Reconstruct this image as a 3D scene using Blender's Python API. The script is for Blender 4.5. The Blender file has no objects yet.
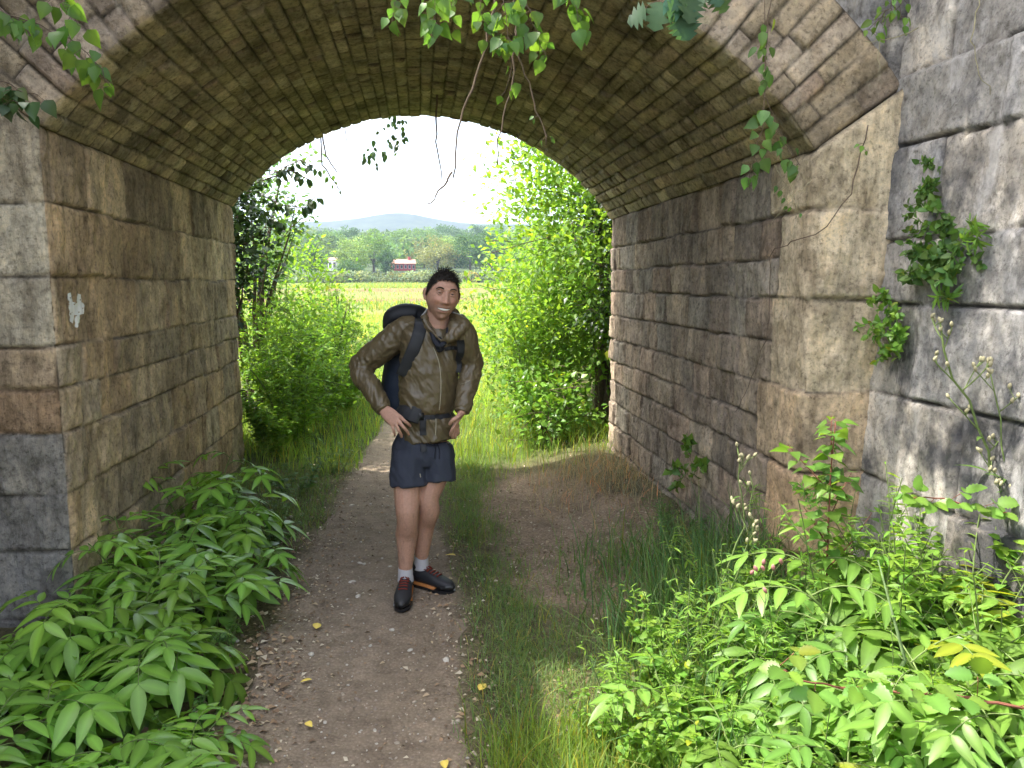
import bpy, bmesh, math, random
import numpy as np
from mathutils import Vector, Matrix
from mathutils.bvhtree import BVHTree

R_ = math.radians
rng = np.random.default_rng(7)
random.seed(7)
scene = bpy.context.scene
COL = scene.collection

# ------------------------------------------------------------------ camera
F_PX, PITCH, YAW, CAM_H = 760.0, R_(7.42), R_(6.9), 1.68
cam_d = bpy.data.cameras.new('camera')
cam = bpy.data.objects.new('camera', cam_d)
COL.objects.link(cam)
cam.location = (0, 0, CAM_H)
cam.rotation_euler = (math.pi / 2 - PITCH, 0, -YAW)
cam_d.sensor_width = 36.0
cam_d.lens = 36.0 * F_PX / 1024.0
cam_d.clip_start = 0.05
cam_d.clip_end = 20000
scene.camera = cam

def ray(px, py):
    a, b = (px - 512) / F_PX, (384 - py) / F_PX
    y = math.cos(PITCH) + b * math.sin(PITCH)
    z = -math.sin(PITCH) + b * math.cos(PITCH)
    return np.array([a * math.cos(YAW) + y * math.sin(YAW), -a * math.sin(YAW) + y * math.cos(YAW), z])

def at(px, py, Y=None, Z=None, X=None):
    d = ray(px, py)
    if Y is not None: t = Y / d[1]
    elif Z is not None: t = (Z - CAM_H) / d[2]
    else: t = X / d[0]
    return d * t + np.array([0, 0, CAM_H])

# ------------------------------------------------------------------ noise
def _hash(i, j, k, s):
    n = (i.astype(np.int64) * 374761393 + j.astype(np.int64) * 668265263 + k.astype(np.int64) * 2147483647 + s * 974634777) & 0xFFFFFFFF
    n = ((n ^ (n >> 13)) * 1274126177) & 0xFFFFFFFF
    n = ((n ^ (n >> 16)) * 2246822519) & 0xFFFFFFFF
    return ((n ^ (n >> 15)) & 0xFFFFFF) / float(0xFFFFFF)

def vnoise(p, seed=0):
    p = np.asarray(p, float)
    f = np.floor(p); t = p - f; t = t * t * (3 - 2 * t)
    i, j, k = f[..., 0], f[..., 1], f[..., 2]
    r = 0
    for a in (0, 1):
        wa = t[..., 0] if a else 1 - t[..., 0]
        for b in (0, 1):
            wb = t[..., 1] if b else 1 - t[..., 1]
            for c in (0, 1):
                wc = t[..., 2] if c else 1 - t[..., 2]
                r = r + wa * wb * wc * _hash(i + a, j + b, k + c, seed)
    return r * 2 - 1

def fbm(p, octs=4, seed=0, gain=.5):
    p = np.asarray(p, float); r = 0; a = 1.0; tot = 0
    for o in range(octs):
        r = r + a * vnoise(p * 2 ** o + 13.7 * o, seed + o); tot += a; a *= gain
    return r / tot

def sstep(a, b, x):
    t = np.clip((x - a) / (b - a), 0, 1)
    return t * t * (3 - 2 * t)

# ------------------------------------------------------------------ mesh building
class MB:
    """collects arrays; build() links them as one mesh object"""
    def __init__(s):
        s.v, s.c, s.q, s.t, s.mq, s.mt, s.n = [], [], [], [], [], [], 0
    def add(s, v, quads=None, tris=None, col=None, mi=0):
        v = np.asarray(v, float).reshape(-1, 3)
        s.v.append(v)
        if col is None: col = (1, 1, 1)
        col = np.asarray(col, float)
        if col.ndim == 1: col = np.tile(col, (len(v), 1))
        s.c.append(col)
        if quads is not None and len(quads):
            q = np.asarray(quads, np.int64).reshape(-1, 4) + s.n; s.q.append(q); s.mq.append(np.full(len(q), mi))
        if tris is not None and len(tris):
            t = np.asarray(tris, np.int64).reshape(-1, 3) + s.n; s.t.append(t); s.mt.append(np.full(len(t), mi))
        s.n += len(v)
        return s
    def mesh(s, name, smooth=True):
        v = np.concatenate(s.v); c = np.concatenate(s.c)
        q = np.concatenate(s.q) if s.q else np.zeros((0, 4), np.int64)
        t = np.concatenate(s.t) if s.t else np.zeros((0, 3), np.int64)
        me = bpy.data.meshes.new(name)
        me.vertices.add(len(v)); me.vertices.foreach_set('co', v.astype(np.float32).ravel())
        nl = len(q) * 4 + len(t) * 3
        me.loops.add(nl); me.loops.foreach_set('vertex_index', np.concatenate([q.ravel(), t.ravel()]).astype(np.int32))
        me.polygons.add(len(q) + len(t))
        me.polygons.foreach_set('loop_start', np.concatenate([np.arange(len(q)) * 4, len(q) * 4 + np.arange(len(t)) * 3]).astype(np.int32))
        mi = np.concatenate([np.concatenate(s.mq) if s.mq else [], np.concatenate(s.mt) if s.mt else []]).astype(np.int32)
        me.polygons.foreach_set('material_index', mi)
        me.polygons.foreach_set('use_smooth', np.full(len(q) + len(t), smooth))
        at_ = me.attributes.new('Col', 'FLOAT_COLOR', 'POINT')
        at_.data.foreach_set('color', np.concatenate([c, np.ones((len(c), 1))], 1).astype(np.float32).ravel())
        me.update(calc_edges=True)
        return me
    def build(s, name, mats, parent=None, smooth=True):
        me = s.mesh(name, smooth)
        for m in (mats if isinstance(mats, (list, tuple)) else [mats]): me.materials.append(m)
        return link(name, me, parent)

def link(name, data, parent=None):
    o = bpy.data.objects.new(name, data); COL.objects.link(o)
    if parent is not None: o.parent = parent
    return o

def tag(o, label=None, cat=None, group=None, kind=None):
    if label: o['label'] = label
    if cat: o['category'] = cat
    if group: o['group'] = group
    if kind: o['kind'] = kind
    return o

def thing(name, label, cat, loc=(0, 0, 0), rz=0, group=None):
    o = link(name, None); o.location = loc; o.rotation_euler = (0, 0, rz)
    return tag(o, label, cat, group)

def dup(root, loc, rz=0, label=None, sc=1.0, tilt=(0, 0)):
    r = root.copy(); COL.objects.link(r)
    r.location = loc; r.rotation_euler = (tilt[0], tilt[1], rz); r.scale = (sc, sc, sc) if np.isscalar(sc) else sc
    if label: r['label'] = label
    for ch in root.children:
        c = ch.copy(); COL.objects.link(c); c.parent = r
        for g in ch.children:
            d = g.copy(); COL.objects.link(d); d.parent = c
    return r

def norm(v):
    v = np.asarray(v, float); return v / np.maximum(np.linalg.norm(v, axis=-1, keepdims=True), 1e-9)

def frames(d, up):
    """columns X (width), Y (along d), Z (normal near up) -> (N,3,3)"""
    y = norm(d); x = norm(np.cross(y, up)); z = np.cross(x, y)
    return np.stack([x, y, z], -1)

def stamp(mb, tpl, M, P, S=1.0, col=None, mi=0):
    """tpl=(verts, quads, tris, vcol); M (N,3,3) P (N,3) S (N,) col (N,3)"""
    tv, tq, tt, tc = tpl
    N, k = len(P), len(tv)
    S = np.broadcast_to(np.asarray(S, float), (N,))
    v = np.einsum('nij,kj->nki', M, tv) * S[:, None, None] + P[:, None, :]
    off = (np.arange(N) * k)[:, None, None]
    q = (tq[None] + off).reshape(-1, 4) if len(tq) else None
    t = (tt[None] + off).reshape(-1, 3) if len(tt) else None
    c = np.ones((N, 3)) if col is None else np.broadcast_to(col, (N, 3))
    vc = (c[:, None, :] * tc[None]).reshape(-1, 3)
    mb.add(v.reshape(-1, 3), q, t, vc, mi)

Z0 = np.zeros((0, 4), np.int64); T0 = np.zeros((0, 3), np.int64)

def leaf_tpl(L=1., W=.4, n=5, fold=.18, droop=.15, tip=1.0, base=.6, teeth=0., peak=.42, rib=1.25):
    """one leaf blade along +Y with a mid rib, folded and drooping"""
    ts = np.linspace(0, 1, n + 1)
    v = []; c = []
    for i, t in enumerate(ts):
        w = (t / peak) ** base if t < peak else ((1 - t) / (1 - peak)) ** tip
        w = min(max(w, 0), 1); w = math.sin(w * math.pi / 2) * W / 2
        if teeth and 0 < i < n: w *= 1 + (teeth if i % 2 else -teeth)
        y, z = t * L, -droop * L * t * t
        w = max(w, .004 * L)
        v += [(-w, y, z + fold * w), (0, y, z), (w, y, z + fold * w)]
        c += [(1, 1, 1), (rib,) * 3, (1, 1, 1)]
    q = []
    for i in range(n):
        a = i * 3
        q += [(a, a + 1, a + 4, a + 3), (a + 1, a + 2, a + 5, a + 4)]
    return np.array(v), np.array(q), T0, np.array(c)

def simple_leaf(W=.5, fold=.25):
    v = np.array([(0, 0, 0), (-W / 2, .4, fold * W / 2), (0, .45, 0), (W / 2, .4, fold * W / 2), (0, 1, -.12)])
    return v, Z0, np.array([(0, 2, 1), (0, 3, 2), (1, 2, 4), (2, 3, 4)]), np.ones((5, 3))

def tubes(mb, pts, rad, n=6, col=(1, 1, 1), mi=0, cap=True):
    pts = np.asarray(pts, float); m = len(pts)
    rad = np.broadcast_to(np.asarray(rad, float), (m,))
    tg = norm(np.gradient(pts, axis=0))
    ref = np.array([0, 0, 1.]) if abs(tg[0][2]) < .9 else np.array([1., 0, 0])
    x = norm(np.cross(tg[0], ref)); vs = []
    a = np.arange(n) / n * 2 * math.pi
    for i in range(m):
        x = norm(x - tg[i] * np.dot(x, tg[i])); y = np.cross(tg[i], x)
        vs.append(pts[i] + rad[i] * (np.cos(a)[:, None] * x + np.sin(a)[:, None] * y))
    v = np.concatenate(vs)
    q = []
    for i in range(m - 1):
        for j in range(n):
            q.append((i * n + j, i * n + (j + 1) % n, (i + 1) * n + (j + 1) % n, (i + 1) * n + j))
    t = []
    if cap:
        v = np.concatenate([v, pts[:1], pts[-1:]])
        for j in range(n):
            t.append((m * n, (j + 1) % n, j)); t.append((m * n + 1, (m - 1) * n + j, (m - 1) * n + (j + 1) % n))
    mb.add(v, q, t, col, mi)

def box_mb(mb, lo, hi, col=(1, 1, 1), mi=0):
    x0, y0, z0 = lo; x1, y1, z1 = hi
    v = [(x0, y0, z0), (x1, y0, z0), (x1, y1, z0), (x0, y1, z0), (x0, y0, z1), (x1, y0, z1), (x1, y1, z1), (x0, y1, z1)]
    mb.add(v, [(0, 3, 2, 1), (4, 5, 6, 7), (0, 1, 5, 4), (1, 2, 6, 5), (2, 3, 7, 6), (3, 0, 4, 7)], None, col, mi)

# ------------------------------------------------------------------ materials
class NT:
    def __init__(s, name):
        s.m = bpy.data.materials.new(name); s.m.use_nodes = True
        s.t = s.m.node_tree; s.t.nodes.clear()
        s.out = s.n('ShaderNodeOutputMaterial')
    def n(s, ty, **kw):
        nd = s.t.nodes.new(ty)
        for k, v in kw.items(): setattr(nd, k, v)
        return nd
    def l(s, a, b): s.t.links.new(a, b)
    def noise(s, vec, scale, detail=4, rough=.55):
        nd = s.n('ShaderNodeTexNoise'); nd.inputs['Scale'].default_value = scale
        nd.inputs['Detail'].default_value = detail; nd.inputs['Roughness'].default_value = rough
        if vec is not None: s.l(vec, nd.inputs['Vector'])
        return nd.outputs['Fac']
    def mapping(s, vec, scale):
        nd = s.n('ShaderNodeMapping'); nd.inputs['Scale'].default_value = scale; s.l(vec, nd.inputs['Vector']); return nd.outputs[0]
    def ramp(s, fac, *stops):
        nd = s.n('ShaderNodeValToRGB'); e = nd.color_ramp.elements
        while len(e) < len(stops): e.new(.5)
        for el, (p, c) in zip(e, stops):
            el.position = p; el.color = (*c, 1) if len(c) == 3 else c
        s.l(fac, nd.inputs['Fac']); return nd.outputs['Color']
    def mix(s, a, b, fac, mode='MIX'):
        nd = s.n('ShaderNodeMix', data_type='RGBA', blend_type=mode)
        for sock, val in ((nd.inputs[0], fac), (nd.inputs[6], a), (nd.inputs[7], b)):
            if isinstance(val, (int, float)): sock.default_value = val
            elif isinstance(val, tuple): sock.default_value = (*val, 1)
            else: s.l(val, sock)
        return nd.outputs[2]
    def bump(s, h, strength=.4, dist=.01, prev=None):
        nd = s.n('ShaderNodeBump'); nd.inputs['Strength'].default_value = strength; nd.inputs['Distance'].default_value = dist
        s.l(h, nd.inputs['Height'])
        if prev is not None: s.l(prev, nd.inputs['Normal'])
        return nd.outputs[0]
    def bsdf(s, col, rough=.8, normal=None, spec=.3, metallic=0.):
        p = s.n('ShaderNodeBsdfPrincipled')
        if isinstance(col, tuple): p.inputs['Base Color'].default_value = (*col, 1)
        else: s.l(col, p.inputs['Base Color'])
        if isinstance(rough, (int, float)): p.inputs['Roughness'].default_value = rough
        else: s.l(rough, p.inputs['Roughness'])
        p.inputs['Specular IOR Level'].default_value = spec; p.inputs['Metallic'].default_value = metallic
        if normal is not None: s.l(normal, p.inputs['Normal'])
        return p
    def done(s, sh): s.l(sh.outputs[0], s.out.inputs['Surface']); return s.m
    def pos(s): return s.n('ShaderNodeNewGeometry').outputs['Position']
    def col(s): return s.n('ShaderNodeVertexColor', layer_name='Col').outputs['Color']

def leaf_mat(name, col, trans=.35, rough=.45, spec=.4, tcol=None):
    k = NT(name); c = k.mix(k.col(), col, 1.0, 'MULTIPLY')
    p = k.bsdf(c, rough, None, spec)
    tr = k.n('ShaderNodeBsdfTranslucent')
    tc = tcol or (min(col[0] * 2.0, 1), min(col[1] * 1.9, 1), col[2] * .9)
    k.l(k.mix(k.col(), tc, 1.0, 'MULTIPLY'), tr.inputs['Color'])
    mx = k.n('ShaderNodeMixShader'); mx.inputs[0].default_value = trans
    k.l(p.outputs[0], mx.inputs[1]); k.l(tr.outputs[0], mx.inputs[2])
    k.l(mx.outputs[0], k.out.inputs['Surface'])
    return k.m

def bark_mat(name, col):
    k = NT(name); c = k.mix(k.col(), k.ramp(k.noise(k.pos(), 40, 4), (.3, tuple(x * .6 for x in col)), (.7, col)), 1.0, 'MULTIPLY')
    return k.done(k.bsdf(c, .9, k.bump(k.noise(k.pos(), 60, 3), .4, .004)))

def stone_mat(name, stain=.5, streak=(9, 9, 1.4), lichen=.0, dark=(.06, .055, .05), bump=.6, stain_scale=2.2, pale=(.62, .58, .5), pale_amt=0.):
    k = NT(name); pos = k.pos()
    base = k.col()
    st = k.noise(k.mapping(pos, streak), 1.0, 6, .62)
    c = k.mix(base, k.ramp(st, (.3, (.5, .47, .43)), (.5, (1, 1, 1)), (.72, (1.35, 1.28, 1.17))), .9, 'MULTIPLY')
    bl = k.noise(pos, 6.5, 7, .72)
    c = k.mix(c, k.ramp(bl, (.36, (.55, .53, .5)), (.5, (1, 1, 1)), (.66, (1.3, 1.26, 1.18))), .85, 'MULTIPLY')
    gr = k.noise(pos, 42, 6, .75)
    c = k.mix(c, k.ramp(gr, (.34, (.42, .4, .38)), (.48, (1, 1, 1)), (.68, (1.3, 1.27, 1.22))), .9, 'MULTIPLY')
    sm = k.noise(pos, stain_scale, 6, .68)
    f = k.ramp(sm, (.5, (0, 0, 0)), (.62, (1, 1, 1)))
    c = k.mix(c, dark, k.mix((0, 0, 0), f, stain))
    if pale_amt:
        sm2 = k.noise(k.mapping(pos, (3, 3, 1.2)), 1.9, 6, .7)
        c = k.mix(c, pale, k.mix((0, 0, 0), k.ramp(sm2, (.55, (0, 0, 0)), (.64, (1, 1, 1))), pale_amt))
    if lichen:
        li = k.noise(pos, 7, 5, .7)
        c = k.mix(c, (.42, .40, .2), k.mix((0, 0, 0), k.ramp(li, (.62, (0, 0, 0)), (.68, (1, 1, 1))), lichen))
    h1 = k.bump(k.noise(k.mapping(pos, tuple(x * 2.5 for x in streak)), 1.0, 6, .7), bump, .02)
    h2 = k.bump(k.noise(pos, 55, 6, .8), .8, .008, h1)
    return k.done(k.bsdf(c, .92, h2, .2))

# ------------------------------------------------------------------ terrain
def path_c(y):  # centre line and half width of the trodden path
    c = np.interp(y, [0, 2.5, 4, 6, 7.7, 10, 12.5, 25], [-.33, -.31, -.27, -.3, -.30, -.2, -.05, .6])
    w = np.interp(y, [0, 2.5, 4, 6, 7.7, 10, 12.5, 25], [.5, .47, .47, .38, .27, .2, .04, .01])
    return c, w

def ground_h(x, y):
    x = np.asarray(x, float); y = np.asarray(y, float)
    p = np.stack([x, y, 0 * x], -1)
    near = 1 - sstep(14, 40, y)
    h = near * (.035 * fbm(p * .9, 3, 3) + .012 * fbm(p * 6, 2, 5))
    c, w = path_c(y)
    h = h - near * .03 * np.exp(-((x - c) / (w * .9)) ** 2)
    h = h + near * np.where(x < 0, .05, .16) * sstep(.75, 1.7, np.abs(x)) * (1 - sstep(7, 9, y))
    r = np.sqrt(x * x + y * y)
    h = h + 1.5 * sstep(40, 170, r)
    far = np.maximum(y, 0)
    n1 = fbm(p * .004 + 3.1, 3, 21); n2 = fbm(p * .0016 + 1.7, 3, 22)
    h = h + sstep(170, 330, far) * 7 * (1 + .3 * n1)
    h = h + sstep(260, 900, far) * (42 + 20 * n1 + 14 * n2)
    return h

def smooth_path(P, k=24):
    P = np.asarray(P, float); m = len(P); t = np.linspace(0, m - 1, k); i = np.clip(t.astype(int), 0, m - 2); f = (t - i)[:, None]
    def g(j): return P[np.clip(j, 0, m - 1)]
    p0, p1, p2, p3 = g(i - 1), g(i), g(i + 1), g(i + 2)
    return .5 * (2 * p1 + (p2 - p0) * f + (2 * p0 - 5 * p1 + 4 * p2 - p3) * f ** 2 + (3 * p1 - p0 - 3 * p2 + p3) * f ** 3)
HAZE = .00022; EXPO = 2.4
# ------------------------------------------------------------------ ground, path, field
def spaced(lo, hi, d0, core, grow=1.13):
    a = [0.0]; d = d0
    while a[-1] < hi:
        a.append(a[-1] + d)
        if a[-1] > core: d *= grow
    b = [0.0]; d = d0
    while b[-1] > lo:
        b.append(b[-1] - d)
        if b[-1] < -core: d *= grow
    return np.array(sorted(set(b + a)))

def grid_faces(nx, ny):
    i = np.arange(ny - 1)[:, None] * nx + np.arange(nx - 1)[None]
    return np.stack([i, i + 1, i + nx + 1, i + nx], -1).reshape(-1, 4)

def soil_weights(x, y):
    p = np.stack([x, y, 0 * x], -1)
    n = fbm(p * 2.2, 4, 31)
    c, w = path_c(y)
    d = np.abs(x - c) / w + .25 * n
    path = 1 - sstep(.85, 1.15, d)
    bare = np.exp(-(((x - .95) / .55) ** 2 + ((y - 5.0) / 1.5) ** 2)) * 1.6 + .4 * n
    bare = sstep(.45, .75, bare)
    return path, bare, n

def make_ground():
    xs = spaced(-4200, 4200, .05, 3.0, 1.16); ys = spaced(-60, 4200, .05, 9.5, 1.12)
    X, Y = np.meshgrid(xs, ys)
    X = X.ravel(); Y = Y.ravel()
    H = ground_h(X, Y)
    path, bare, n = soil_weights(X, Y)
    green = np.array([.085, .12, .03]); soil = np.array([.30, .225, .16]); pth = np.array([.27, .215, .16])
    under = np.array([.14, .125, .07])
    inside = (1 - sstep(6.6, 7.4, Y + .1 * X))
    g = under[None] * inside[:, None] + green[None] * (1 - inside[:, None])
    col = g * (1 - bare[:, None]) + soil * bare[:, None]
    col = col * (1 - path[:, None]) + pth * path[:, None]
    far = sstep(150, 260, Y)[:, None]
    col = col * (1 - far) + np.array([.05, .075, .03]) * far
    mb = MB(); mb.add(np.stack([X, Y, H], 1), grid_faces(len(xs), len(ys)), None, col)
    k = NT('soil'); pos = k.pos()
    c = k.mix(k.col(), k.ramp(k.noise(pos, 5, 6, .65), (.3, (.6, .58, .55)), (.52, (1, 1, 1)), (.75, (1.3, 1.27, 1.2))), 1.0, 'MULTIPLY')
    c = k.mix(c, k.ramp(k.noise(pos, 60, 4, .7), (.35, (.6, .58, .56)), (.5, (1, 1, 1)), (.7, (1.35, 1.32, 1.28))), .9, 'MULTIPLY')
    vo = k.n('ShaderNodeTexVoronoi'); vo.inputs['Scale'].default_value = 45; k.l(pos, vo.inputs['Vector'])
    c = k.mix(c, k.ramp(vo.outputs['Distance'], (.0, (1.35, 1.3, 1.25)), (.3, (1, 1, 1)), (.7, (.75, .74, .72))), .6, 'MULTIPLY')
    b = k.bump(k.noise(pos, 70, 5, .7), .8, .012); b = k.bump(vo.outputs['Distance'], .5, .008, b)
    o = mb.build('ground', k.done(k.bsdf(c, .95, b, .15)))
    tag(o, kind='structure')
make_ground()

def make_path():
    ys = np.arange(-4, 12.5, .04)
    us = np.linspace(-1.15, 1.15, 46)
    U, Y = np.meshgrid(us, ys); U = U.ravel(); Y = Y.ravel()
    c, w = path_c(Y)
    p = np.stack([U * .5, Y, 0 * U], -1)
    rim = np.abs(U) > 1.1
    X = c + w * U * (1 + .12 * fbm(p * 1.6, 3, 41))
    H = ground_h(X, Y) + .006 + .007 * fbm(np.stack([X, Y, 0 * X], -1) * 14, 3, 44) - .03 * sstep(.85, 1.15, np.abs(U) + .2 * fbm(p * 5, 3, 43))
    col = np.tile(np.array([.265, .21, .155]), (len(X), 1)) * (1 + .12 * fbm(p * 3, 3, 42))[:, None]
    mb = MB(); mb.add(np.stack([X, Y, H], 1), grid_faces(len(us), len(ys)), None, col)
    k = NT('trodden earth'); pos = k.pos()
    c_ = k.mix(k.col(), k.ramp(k.noise(pos, 9, 6, .7), (.3, (.68, .66, .64)), (.52, (1, 1, 1)), (.75, (1.25, 1.23, 1.2))), 1.0, 'MULTIPLY')
    vo = k.n('ShaderNodeTexVoronoi'); vo.inputs['Scale'].default_value = 70; k.l(pos, vo.inputs['Vector'])
    c_ = k.mix(c_, k.ramp(vo.outputs['Distance'], (.0, (1.5, 1.47, 1.42)), (.22, (1, 1, 1)), (.7, (.7, .69, .68))), .7, 'MULTIPLY')
    sp = k.noise(pos, 28, 5, .8)
    c_ = k.mix(c_, (.5, .43, .34), k.ramp(sp, (.68, (0, 0, 0)), (.74, (.8, .8, .8))))
    b = k.bump(k.noise(pos, 90, 5, .7), .8, .008); b = k.bump(vo.outputs['Distance'], .6, .006, b)
    tag(mb.build('path', k.done(k.bsdf(c_, .95, b, .15))), kind='structure')
make_path()

def sheet(name, x0, x1, y0, y1, col, dz, seed, amp=.25, nx=60, ny=60, rx=0., col2=None):
    U, V = np.meshgrid(np.linspace(0, 1, nx), np.linspace(0, 1, ny)); U = U.ravel(); V = V.ravel()
    Y = y0 + (y1 - y0) * V + rx * (U - .5)
    X = x0 + (x1 - x0) * U
    p = np.stack([X * .03, Y * .03, 0 * X], -1)
    Y = Y + amp * (y1 - y0) * fbm(p, 3, seed)
    H = ground_h(X, Y) + dz
    mb = MB(); mb.add(np.stack([X, Y, H], 1), grid_faces(nx, ny), None, (1, 1, 1))
    k = NT(name); pos = k.pos()
    n = k.noise(k.mapping(pos, (.25, .9, 1)), 1.0, 6, .7)
    c = k.ramp(n, (.3, tuple(v * .6 for v in col)), (.55, col), (.75, tuple(v * 1.45 for v in col)))
    if col2: c = k.mix(c, col2, k.ramp(k.noise(k.mapping(pos, (.03, .12, 1)), 1.0, 5, .6), (.42, (0, 0, 0)), (.56, (1, 1, 1))))
    b = k.bump(k.noise(pos, 4, 4), .8, .25)
    return tag(mb.build(name, k.done(k.bsdf(c, .95, b, .1))), kind='structure')
sheet('field', -160, 200, 24, 205, (.16, .21, .05), .03, 51, .02, 90, 120)
sheet('ploughed_strip', -120, 160, 62, 128, (.165, .105, .055), .07, 52, .10, 120, 40, 8, (.14, .155, .045))
sheet('dry_strip', -100, 160, 38, 55, (.17, .18, .055), .07, 53, .06, 120, 20, -6)
sheet('meadow', -120, 190, 146, 188, (.16, .26, .045), .11, 54, .05, 80, 30)

# ------------------------------------------------------------------ mountain
def make_mountain():
    U, V = np.meshgrid(np.linspace(-1100, 950, 160), np.linspace(1280, 2100, 50)); X = U.ravel(); Y = V.ravel()
    p = np.stack([X, Y, 0 * X], -1)
    ridge = 1 - np.abs((Y - 1650) / 400)
    pk = at(398, 213.5, Y=1650); a = pk[2]
    b0 = at(330, 222, Y=1650)[2]; h = b0 + (a - b0) * np.exp(-((X - pk[0]) / 85) ** 2) + 4 * fbm(p * .008, 4, 61)
    Z = -20 + (h + 20) * np.clip(ridge, 0, 1) ** .7
    mb = MB(); mb.add(np.stack([X, Y, Z], 1), grid_faces(160, 50), None, (1, 1, 1))
    k = NT('wooded mountain'); c = k.ramp(k.noise(k.pos(), .03, 6, .7), (.35, (.02, .03, .02)), (.65, (.05, .065, .03)))
    tag(mb.build('mountain', k.done(k.bsdf(c, .95, None, .1))), kind='structure')
make_mountain()

# ------------------------------------------------------------------ the bridge
bridge = thing('stone_bridge', 'old stone arch bridge with a low vaulted passage over the path', 'bridge', (0, 5.3, 0))
BO = np.array([0, 5.3, 0])
XL, XR, ZL, ZR = -1.65, 1.76, 2.37, 2.27
RAD = 2.135; CX, CZ = .017, 1.035
SK = -.115
def y_near(x): return 3.51 + SK * x
def y_far(x): return 7.10 - .08 * x
TH_L = math.atan2(XL - CX, ZL - CZ); TH_R = math.atan2(XR - CX, ZR - CZ)

class Path2:
    """polyline with corner-blended normals; normal is left-hand (dx,dy)->(-dy,dx)*side"""
    def __init__(s, pts, side=1, r=.03):
        s.p = np.asarray(pts, float); s.seg = np.diff(s.p, axis=0); s.len = np.linalg.norm(s.seg, axis=1)
        s.cum = np.concatenate([[0], np.cumsum(s.len)]); s.t = s.seg / s.len[:, None]
        s.nrm = np.stack([-s.t[:, 1], s.t[:, 0]], 1) * side; s.r = r
    def __call__(s, u):
        i = np.clip(np.searchsorted(s.cum, u, side='right') - 1, 0, len(s.len) - 1)
        pos = s.p[i] + s.t[i] * (u - s.cum[i])[:, None]
        n = s.nrm[i].copy(); ch = np.zeros(len(u))
        for c in range(1, len(s.len)):
            d = u - s.cum[c]; m = np.abs(d) < s.r
            w = (d[m] / s.r * .5 + .5)[:, None]
            n[m] = norm(s.nrm[c - 1] * (1 - w) + s.nrm[c] * w)
            ch[m] = np.maximum(ch[m], (s.r - np.abs(d[m])) * .55)
        return pos, n, ch

def boundaries(u0, u1, lo, hi, r, fixed=()):
    """random stone lengths between fixed joints"""
    out = []
    stops = [u0] + list(fixed) + [u1]
    for a, b in zip(stops[:-1], stops[1:]):
        out.append(a)
        x = a
        while True:
            L = r.uniform(lo, hi)
            if b - x < L + lo * .75: break
            x += L; out.append(x)
    return np.array(out + [u1])

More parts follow.
